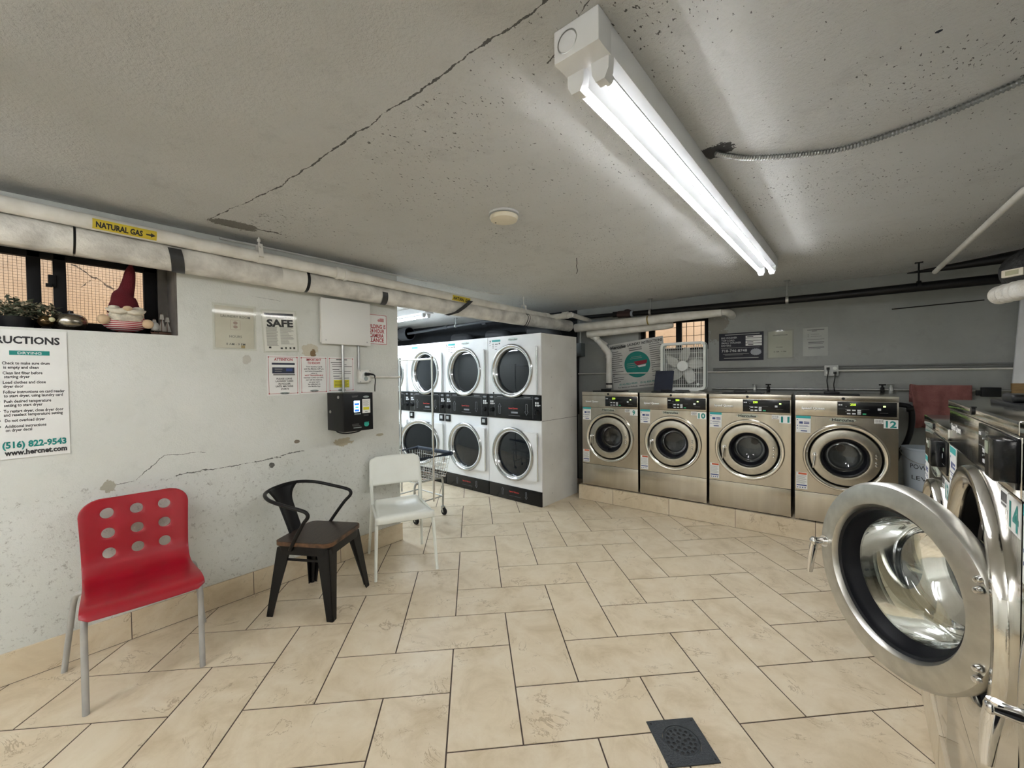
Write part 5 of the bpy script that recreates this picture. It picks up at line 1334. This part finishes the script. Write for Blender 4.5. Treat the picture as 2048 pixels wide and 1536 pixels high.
m = M(); m.box(-.034, .003, -d2 - .0052, -d2 - .0044, .052, .068); m.box(-.034, .003, -d2 - .0052, -d2 - .0044, .004, .020); m.obj('screen_menu', mat('screen_blue', (.02, .08, .5), .4, emit=(.02, .12, .7), es=.8), fp, smooth=False)
M().box(-.028, -.002, -d2 - .0052, -d2 - .0044, .030, .042).obj('screen_button', mat('screen_teal', (.02, .4, .45), .4, emit=(.02, .4, .5), es=.6), fp, smooth=False)
m = M(); m.box(.030, .095, -d2 - .0045, -d2 - .003, -.012, .095); ns = m.obj('notice_sticker', paper, fp, smooth=False)
M().box(.036, .086, -d2 - .0050, -d2 - .0044, .012, .034).obj('sticker_highlight', ink_y, ns, smooth=False)
m = M()
for i in range(6): m.line(.036, .085 - .01 * (i % 2), .084 - i * .008, .002, -d2 - .005)
m.line(.050, .072, -.002, .004, -d2 - .005); m.obj('sticker_print', ink_g, ns, smooth=False)
m = M(); m.prism(oval(.062, .113, .024, .008, 20), -d2 - .0045, -d2 - .003); m.obj('badge', pale_g, fp)
m = M(); m.line(-.036, .016, -.014, .010, -d2 - .005); m.line(-.045, .02, -.118, .006, -d2 - .0045); m.obj('card_slot', pale_g, fp, smooth=False)
m = M()
for z, a, b in ((.122, -.055, -.005), (.115, -.052, -.01), (-.09, -.055, 0), (-.098, -.055, .0), (-.105, -.05, .01), (-.025, .04, .08), (-.033, .04, .08)): m.line(a, b, z, .003, -d2 - .0042)
m.obj('printing', ink_g, fp, smooth=False)
m = M(); m.prism(oval(.062, -.098, .020, .018, 20), -d2 - .0055, -d2 - .003); m.line(.042, .082, -.083, .004, -d2 - .0055); m.obj('card_logo', mat('bright_teal', (.03, .42, .33), .4), fp, smooth=False)
m = M(); m.lathe([(0, -.006), (.010, -.006), (.012, 0)], (-w2, -.18, .114), 'x', 16); m.lathe([(0, -.006), (.010, -.006), (.012, 0)], (-w2, -.05, .0), 'x', 16); m.obj('lock', galv, t)
for x0, nm, lab, z0, z1 in ((1.599, 'vertical_conduit', 'thin grey conduit dropping from the panel box into the black payment machine', 1.355, 1.740), (1.7415, 'vertical_conduit', 'thin grey conduit dropping from the panel box to the outlet', 1.532, 1.740)):
    m = M((XW + .02, x0, z0)); m.cyl((XW + .012, x0, z0), (XW + .012, x0, z1), .0095, seg=12) if x0 > 1.7 else m.cyl((XW + .025, x0, z0), (XW + .025, x0, z1), .0105, seg=12)
    tag(m.obj(nm, galv, None, (XW + .02, x0, z0)), lab, 'conduit')
t = thing('wall_outlet', 'white round outlet on a square box beside the payment machine on the left wall', 'outlet', (XW, 1.781, 1.479), R(90))
M().box(-.052, .046, -.042, 0, -.052, .052, .004).obj('box', white_pt, t)
M().lathe([(0, -.049), (.036, -.049), (.040, -.042), (0, -.042)], (.0, 0, 0), 'y', 28).obj('face', paper, t)
m = M(); m.lathe([(0, -.0505), (.017, -.0505), (.018, -.049)], (.002, 0, .016), 'y', 18); m.lathe([(0, -.0505), (.017, -.0505), (.018, -.049)], (.002, 0, -.020), 'y', 18); m.obj('socket', pale_g, t)
m = M()
for a, b in ((-.045, .045), (.040, .045), (-.045, -.045), (.040, -.045)): m.cyl((a, -.045, b), (a, -.042, b), .006, .005, 10)
m.obj('screw', galv, t)
t = thing('power_cord', 'black power cord from the left wall outlet into the payment machine', 'cord', (XW + .05, 1.785, 1.495), R(90))
m = M(); m.box(-.016, .016, -.030, .0, -.012, .014, .006); m.tube([(.012, -.02, .004), (.05, -.028, -.004), (.062, -.03, -.02)], [.010, .006, .005], 10, 4); m.obj('plug', black_pl, t)
M().tube([(.055, -.03, -.008), (.062, -.032, -.05), (.052, -.04, -.10), (.045, -.05, -.142)], .0042, 8, 5).obj('cable', black_pl, t)
m = M((XW, 1.55, 1.06)); m.tube([(XW + .06, 1.515, 1.068), (XW + .075, 1.525, 1.048), (XW + .11, 1.57, 1.036), (XW + .15, 1.64, 1.045), (XW + .16, 1.68, 1.062)], .0055, 8, 6)
tag(m.obj('looped_cable', black_pl, None, (XW, 1.55, 1.06)), 'black cable looping under the payment machine', 'cable')

# ------------------------------------------------------------------ things on the left window sill (sill top z = 1.7375)
SZ = 1.7375
red_felt = mat('dark_red_felt', (.11, .004, .010), .95, bump=.4, bs=200)
beard_m = mat('grey_white_beard', (.62, .58, .48), .95, col2=(.42, .39, .32), vs=30, bump=1., bs=60)
mous_m = mat('cream_moustache', (.72, .67, .55), .9, col2=(.58, .53, .43), bump=.8, bs=50)
felt_s = mat('tan_felt', (.60, .44, .28), .9)
def stripes():
    m = mat('red_white_stripe', (.55, .04, .07), .9); b = m.node_tree.nodes['Principled BSDF']
    tc = N(m, 'ShaderNodeTexCoord'); sp = N(m, 'ShaderNodeSeparateXYZ'); L(m, tc.outputs['Object'], sp.inputs[0])
    w = math_(m, 'SINE', math_(m, 'MULTIPLY', sp.outputs[2], 620.)); c = mixc(m, math_(m, 'GREATER_THAN', w, 0.), (.62, .50, .47), (.33, .015, .03)); L(m, c, b.inputs['Base Color']); return m
stripe_m = stripes()
t = thing('gnome_figure', 'plush gnome with a tall dark red hat and striped body on the window sill', 'figurine', (-3.225, .356, SZ), R(90))
m = M(); m.sph((0, 0, .060), .098, .075, .066, 28, 16, lambda c: 1 if c.z > -.2 else 1 - .25 * (-.2 - c.z)); m.obj('body', stripe_m, t)
m = M(); m.lathe([(0, .28), (.016, .33), (.020, .345)], (.0, 0, 0), 'z', 4) if False else None
m.tube([(0, .012, .118), (0, .012, .150), (.0, .014, .185), (-.002, .016, .215), (.010, .018, .245), (.022, .02, .30), (.030, .022, .36), (.034, .022, .405)], [.074, .068, .058, .050, .036, .030, .024, .006], 20, 3); m.obj('hat', red_felt, t)
m = M(); m.sph((0, -.052, .095), .074, .034, .042, 20, 12); m.obj('beard', beard_m, t)
m = M()
for s_ in (-1, 1): m.tube([(0, -.084, .124), (s_ * .03, -.088, .116), (s_ * .062, -.074, .119), (s_ * .084, -.05, .132)], [.016, .017, .013, .003], 12, 4)
m.obj('moustache', mous_m, t)
m = M()
for s_ in (-1, 1): m.sph((s_ * .05, -.058, .137), .026, .018, .014, 14, 8)
m.obj('hat_brim', mous_m, t)
M().sph((.002, -.096, .134), .021, .018, .0145, 16, 10).obj('nose', felt_s, t)
for s_ in (-1, 1): M().sph((s_ * .092, -.050, .070 if s_ < 0 else .058), .027, .024, .027, 16, 10).obj('hand', felt_s, t)
M().sph((.125, -.030, .05), .022, .03, .026, 12, 8).obj('boot', mat('pale_grey_felt', (.45, .45, .43), .9), t)

ham = mat('hammered_pewter', (.40, .37, .31), .22, 1., col2=(.22, .20, .16), vs=9)
t = thing('hammered_vase', 'squat hammered metal vase on the sill left of the gnome', 'vase', (-3.225, .143, SZ))
m = M(); prof = []
rings = 17; seg = 46; vv = []
for i in range(rings):
    a = -PI / 2 + PI * (i + .001) / (rings - 1 + .002); r0 = .062 * max(.001, math.cos(a)) ** .62; z = .047 + .045 * math.sin(a)
    row = []
    for k in range(seg):
        d = .0022 * (math.cos(2 * PI * (k + .5 * (i % 2) * 1) / 2) if False else (1 if (k + i) % 2 else -1)) * (abs(math.sin(a)) < .93)
        r = r0 + d; row.append(m.bm.verts.new((r * math.cos(2 * PI * k / seg), r * math.sin(2 * PI * k / seg), z)))
    vv.append(row)
for a, b in zip(vv[:-1], vv[1:]):
    for k in range(seg): m.bm.faces.new((a[k], a[(k + 1) % seg], b[(k + 1) % seg], b[k]))
m.bm.faces.new(vv[0][::-1]); m.bm.faces.new(vv[-1]); m.obj('body', ham, t, ang=80)
M().lathe([(.0, .088), (.014, .088), (.012, .098), (.011, .106), (.0, .108)], (.0, 0, 0), 'z', 18).obj('neck', black_mt, t)
t = thing('glass_ball', 'small dark gold glass ball on the sill left of the hammered vase', 'ornament', (-3.215, .055, SZ))
gm = mat('dark_gold_glass', (.10, .06, .02), .08, .7, col2=(.03, .02, .01), vs=20)
M().sph((0, 0, .042), .031, .031, .032, 20, 14).obj('ball', gm, t); M().lathe([(0, 0), (.022, 0), (.018, .008), (.012, .014), (0, .014)], (0, 0, 0), 'z', 18).obj('foot', black_mt, t)
m = M(); m.sph((.026, .020, .05), .012, .012, .012, 10, 8); m.obj('flower', mat('pale_yellow_petal', (.55, .52, .32), .8), t)
leaf_m = mat('grey_green_leaf', (.085, .10, .055), .75, col2=(.03, .04, .02), vs=25)
petal_m = mat('faded_cream_petal', (.42, .37, .26), .8, col2=(.25, .21, .13), vs=25)
t = thing('artificial_flowers', 'bunch of faded artificial flowers in a dark pot at the left end of the sill', 'flowers', (-3.26, -.045, SZ))
M().lathe([(0, 0), (.055, 0), (.068, .055), (.065, .058), (0, .05)], (0, 0, 0), 'z', 24).obj('pot', black_pl, t)
rnd = random.Random(11)
def leaves(mt, name, n, cz, sp, sz, kind='stuff'):
    m = M()
    for _ in range(n):
        c = Vector((rnd.gauss(0, sp * .35), rnd.gauss(.02, sp), cz + rnd.gauss(0, .026))); c.x = max(-.08, min(.07, c.x)); c.y = max(-.2, min(.135, c.y)); c.z = max(.04, min(.155 - abs(c.y - .0) * .28, c.z))
        d = Vector((rnd.uniform(-1, 1), rnd.uniform(-1, 1), rnd.uniform(-.4, .8))).normalized(); n_ = d.cross(Vector((rnd.uniform(-1, 1), rnd.uniform(-1, 1), 1))).normalized()
        s_ = sz * rnd.uniform(.7, 1.3); v = [m.bm.verts.new(p) for p in (c, c + d * s_ * .5 + n_ * s_ * .32, c + d * s_ * 1.05 + d.cross(n_) * s_ * .15, c + d * s_ * .5 - n_ * s_ * .32)]
        m.bm.faces.new(v)
    o = m.obj(name, mt, t); o['kind'] = kind; so = o.modifiers.new('thick', 'SOLIDIFY'); so.thickness = .0008
leaves(leaf_m, 'foliage', 320, .095, .06, .028); leaves(petal_m, 'petals', 260, .10, .06, .020)
t = thing('sailboat_ornament', 'small ornament of white sailboats on a wooden base in the sill corner', 'ornament', (-3.25, .508, SZ), R(90))
M().box(-.035, .058, -.028, .028, 0, .012, .002).obj('base', mat('dark_wood_base', (.07, .04, .02), .6), t)
sail = mat('cream_sail', (.52, .50, .45), .8); sp_ = mat('brown_spar', (.16, .07, .04), .6)
for x, y, hh in ((-.022, -.008, .10), (.012, -.016, .135), (.040, .0, .12)):
    m = M(); m.prism([(x - .018, .02), (x + .018, .02), (x + .013, .012), (x - .013, .012)], y - .006, y + .006); m.cyl((x, y, .015), (x, y, hh), .0014, seg=6); m.obj('hull', sp_, t)
    m = M(); m.prism([(x + .001, .026), (x + .020, .026), (x + .002, hh * .8)], y - .0006, y + .0006); m.prism([(x - .002, .028), (x - .018, .028), (x - .002, hh * .68)], y - .0006, y + .0006); m.prism([(x - .010, hh * .72), (x + .012, hh * .72), (x + .008, hh * .95), (x - .006, hh * .95)], y - .0016, y - .001); m.obj('sail', sail, t)

# ------------------------------------------------------------------ things on and around the back row
fan_m = mat('white_fan_plastic', (.82, .85, .82), .4, col2=(.78, .81, .78)); fan_s = mat('grey_green_fan_side', (.30, .36, .35), .45)
bl_m = mat('translucent_white_blade', (.66, .67, .63), .35)
t = thing('box_fan', 'white box fan standing on the washer numbered 10 before the back window', 'fan', BK(.995, .66, 1.274), A4)
hw, hh = .247, .275; fd = .055
m = M(); o1 = rrect(hw, hh, .045, 8); i1 = rrect(hw - .026, hh - .026, .034, 8); n = len(o1)
def ringp(m, y0, y1, o1, i1):
    V = [[m.bm.verts.new((a, y, b + hh + .012)) for a, b in P] for P, y in ((o1, y0), (o1, y1), (i1, y1), (i1, y0))]
    for a, b in ((0, 1), (1, 2), (2, 3), (3, 0)):
        for k in range(n): m.bm.faces.new((V[a][k], V[b][k], V[b][(k + 1) % n], V[a][(k + 1) % n]))
ringp(m, -fd, -fd + .018, o1, i1); ringp(m, fd - .018, fd, o1, i1); m.obj('rim', fan_m, t)
m = M(); ringp(m, -fd + .017, fd - .017, rrect(hw - .003, hh - .003, .043, 8), rrect(hw - .010, hh - .010, .04, 8)); m.obj('housing', fan_s, t)
m = M()
for x in (-.13, .13): m.box(x - .05, x + .05, -fd - .02, fd + .02, 0, .014, .003)
m.obj('foot', fan_m, t)
zc = hh + .012
def grille(y, name):
    m = M(); k = 21
    for i in range(1, k):
        x = -hw + 2 * hw * i / k; m.box(x - .0018, x + .0018, y - .0015, y + .0015, .026, 2 * hh, .0)
    for i in range(1, 9):
        z = .012 + 2 * hh * i / 9; m.box(-hw + .015, hw - .015, y - .001, y + .001, z - .0012, z + .0012)
    return m
m = grille(-fd + .004, 'g'); m.lathe([(.0, -fd - .012), (.03, -fd - .010), (.055, -fd - .004), (.060, -fd + .004), (0, -fd + .008)], (0, 0, zc), 'y', 36); m.obj('front_grille', fan_m, t)
grille(fd - .004, 'g').obj('rear_grille', fan_m, t)
M().lathe([(0, -.03), (.05, -.03), (.058, -.02), (.058, .02), (0, .02)], (0, 0, zc), 'y', 28).obj('hub', bl_m, t)
for k in range(5):
    a0 = R(92 + 72 * k); m = M(); rows_ = []
    for i in range(9):
        f = i / 8; r = .05 + .165 * f; wd = .035 + .060 * math.sin(PI * min(1, f * .75 + .12)); row = []
        for j in range(7):
            u = -1 + j / 3; an = a0 + u * wd / max(r, .09) * .62 - .22 * f; row.append(m.bm.verts.new((r * math.cos(an), u * .020, zc + r * math.sin(an))))
        rows_.append(row)
    for a, b in zip(rows_[:-1], rows_[1:]):
        for j in range(6): m.bm.faces.new((a[j], a[j + 1], b[j + 1], b[j]))
    o = m.obj('blade', bl_m, t, ang=60); so = o.modifiers.new('thick', 'SOLIDIFY'); so.thickness = .003
M().lathe([(0, -fd - .024), (.012, -fd - .024), (.016, -fd - .004)], (.17, 0, zc - .21), 'y', 16).obj('switch_knob', fan_m, t)
t = thing('binder', 'dark blue binder leaning on the lower left of the box fan', 'binder', BK(.82, .46, 1.2755), 0, rot=(R(-14), 0, A4))
bnd = mat('navy_binder_cover', (.012, .018, .042), .5, col2=(.008, .012, .03))
m = M(); m.prism([(-.108, 0), (.098, 0), (.106, .238), (-.098, .238)], -.008, .008); m.obj('cover', bnd, t)
m = M(); m.prism([(-.100, .004), (.090, .004), (.098, .232), (-.090, .232)], -.005, .0085); m.obj('pages', paper_o, t)

tow = mat('dusty_red_towel', (.33, .135, .12), .95, col2=(.24, .09, .08), vs=14, bump=.9, bs=160)
def towel():
    o_ = BK(3.11, .80, 1.33); m = M(); rows = []
    nx, nz = 46, 30
    for j in range(nz + 1):
        f = j / nz; row = []
        for i in range(nx + 1):
            u = i / nx; x = -.195 + .39 * u; drop = f * (.395 - .02 * math.sin(u * 5))
            fold = .012 * math.sin(u * 17 + f * 1.5) * (.3 + f) + .008 * math.sin(u * 41 + 2 * f) * f
            if drop < .03: y = -.018 * math.cos(drop / .03 * PI / 2) ; z = .004 - .0
            y = -.020 - fold - .015 * f; z = .012 - drop
            if u < .14: y -= .03 * (1 - u / .14) * (1 - .6 * f); x += .020 * math.sin(f * 3.) * (1 - u / .14); z += .012 * (1 - u / .14)
            row.append(m.bm.verts.new((x, y, z)))
        rows.append(row)
    back = []
    for j in range(4):
        back.append([m.bm.verts.new((-.19 + .38 * i / nx, .002 + .004 * j, .012 - .05 * j)) for i in range(nx + 1)])
    for a, b in zip(rows[:-1], rows[1:]):
        for i in range(nx): m.bm.faces.new((a[i], a[i + 1], b[i + 1], b[i]))
    seq = [rows[0]] + back
    for a, b in zip(seq[:-1], seq[1:]):
        for i in range(nx): m.bm.faces.new((a[i], b[i], b[i + 1], a[i + 1]))
    o = m.obj('towel', tow, None, o_, A4, ang=80); so = o.modifiers.new('thick', 'SOLIDIFY'); so.thickness = .006
    tag(o, 'dusty red towel hung over the pipe on the back wall right of washer 12', 'towel')
towel()
m = M(BK(3.40, .80, 1.285)); m.tube(bt([(3.34, .79, 1.302), (3.40, .79, 1.302)]), .018, 8)
c = BK(3.425, .79, 1.29)
b_ = M(); b_.box(-.065, .045, -.02, .03, -.04, .04, .004); b_.box(-.095, -.06, -.01, .02, -.03, .015, .003)
tag(b_.obj('black_bracket', black_pl, None, c, A4), 'black plastic box fixed on the back wall pipe right of the towel', 'box')
# hose beside washer 12
o_ = BK(2.83, .5, 1.1)
t = thing('drain_hose', 'thick black hose curving down behind the right side of washer 12', 'hose', o_)
M(o_).tube(bt([(2.775, .48, 1.185), (2.83, .48, 1.182), (2.878, .48, 1.165), (2.893, .48, 1.10), (2.888, .48, .98), (2.86, .48, .86), (2.81, .50, .74), (2.78, .52, .62)]), .021, 12, 5).obj('hose', black_rb, t)
M(o_).tube(bt([(2.76, .48, 1.185), (2.845, .48, 1.184)]), .012, 10).obj('spout', galv, t)
m = M(o_); m.tube(bt([(2.86, .48, 1.15), (2.90, .48, 1.15)]), .027, 12); m.obj('clamp', black_mt, t)
# stacked buckets
bk_m = mat('white_bucket_plastic', (.44, .50, .57), .45, col2=(.38, .44, .51), vs=3)
bk_d = mat('grey_blue_bucket', (.20, .26, .33), .5)
def bucket(label, c, mt, r0, r1, h, writing=False):
    t = thing('bucket', label, 'bucket', c, A4, 'buckets between the two rows of washers')
    m = M(); m.lathe([(0, 0), (r0, 0), (r1, h - .03), (r1 + .008, h - .03), (r1 + .008, h - .018), (r1 + .002, h - .016), (r1 + .006, h), (r1 - .002, h), (r1 - .006, h - .03), (r0 - .006, .008), (0, .008)], (0, 0, 0), 'z', 40); m.obj('pail', mt, t)
    m = M(); m.tube([((r1 + .012) * math.cos(a), (r1 + .012) * math.sin(a) * 1.0 if False else -(r1 + .012) * abs(math.sin(a)) * .98, h - .03 - .09 * abs(math.sin(a))) for a in [PI * k / 20 for k in range(21)]], .0026, 6); m.obj('handle', galv, t)
    if writing:
        m = M(); m.fit('POWDER', -.105, .08, h * .56, .038, 0, .0, -.12); m.fit('LEVEL', -.095, .06, h * .30, .034, 0, .0, -.1)
        for q in range(-12, 12):
            bmesh.ops.bisect_plane(m.bm, geom=m.bm.verts[:] + m.bm.edges[:] + m.bm.faces[:], plane_co=(q * .01 + .0003, 0, 0), plane_no=(1, 0, 0))
        for v in m.bm.verts:
            rr = r0 + (r1 - r0) * v.co.z / (h - .03) + .0015; a = -PI / 2 + v.co.x / rr - .05; v.co = Vector((rr * math.cos(a), rr * math.sin(a), v.co.z))
        m.obj('handwriting', ink, t, smooth=False)
    return t
bucket('grey blue bucket under the white one, between the two rows of washers', BK(2.945, .29, .1702), bk_d, .122, .138, .34)
bucket('white bucket with handwritten letters stacked on another bucket beside the towel', BK(2.945, .29, .5115), bk_m, .122, .140, .34, True)
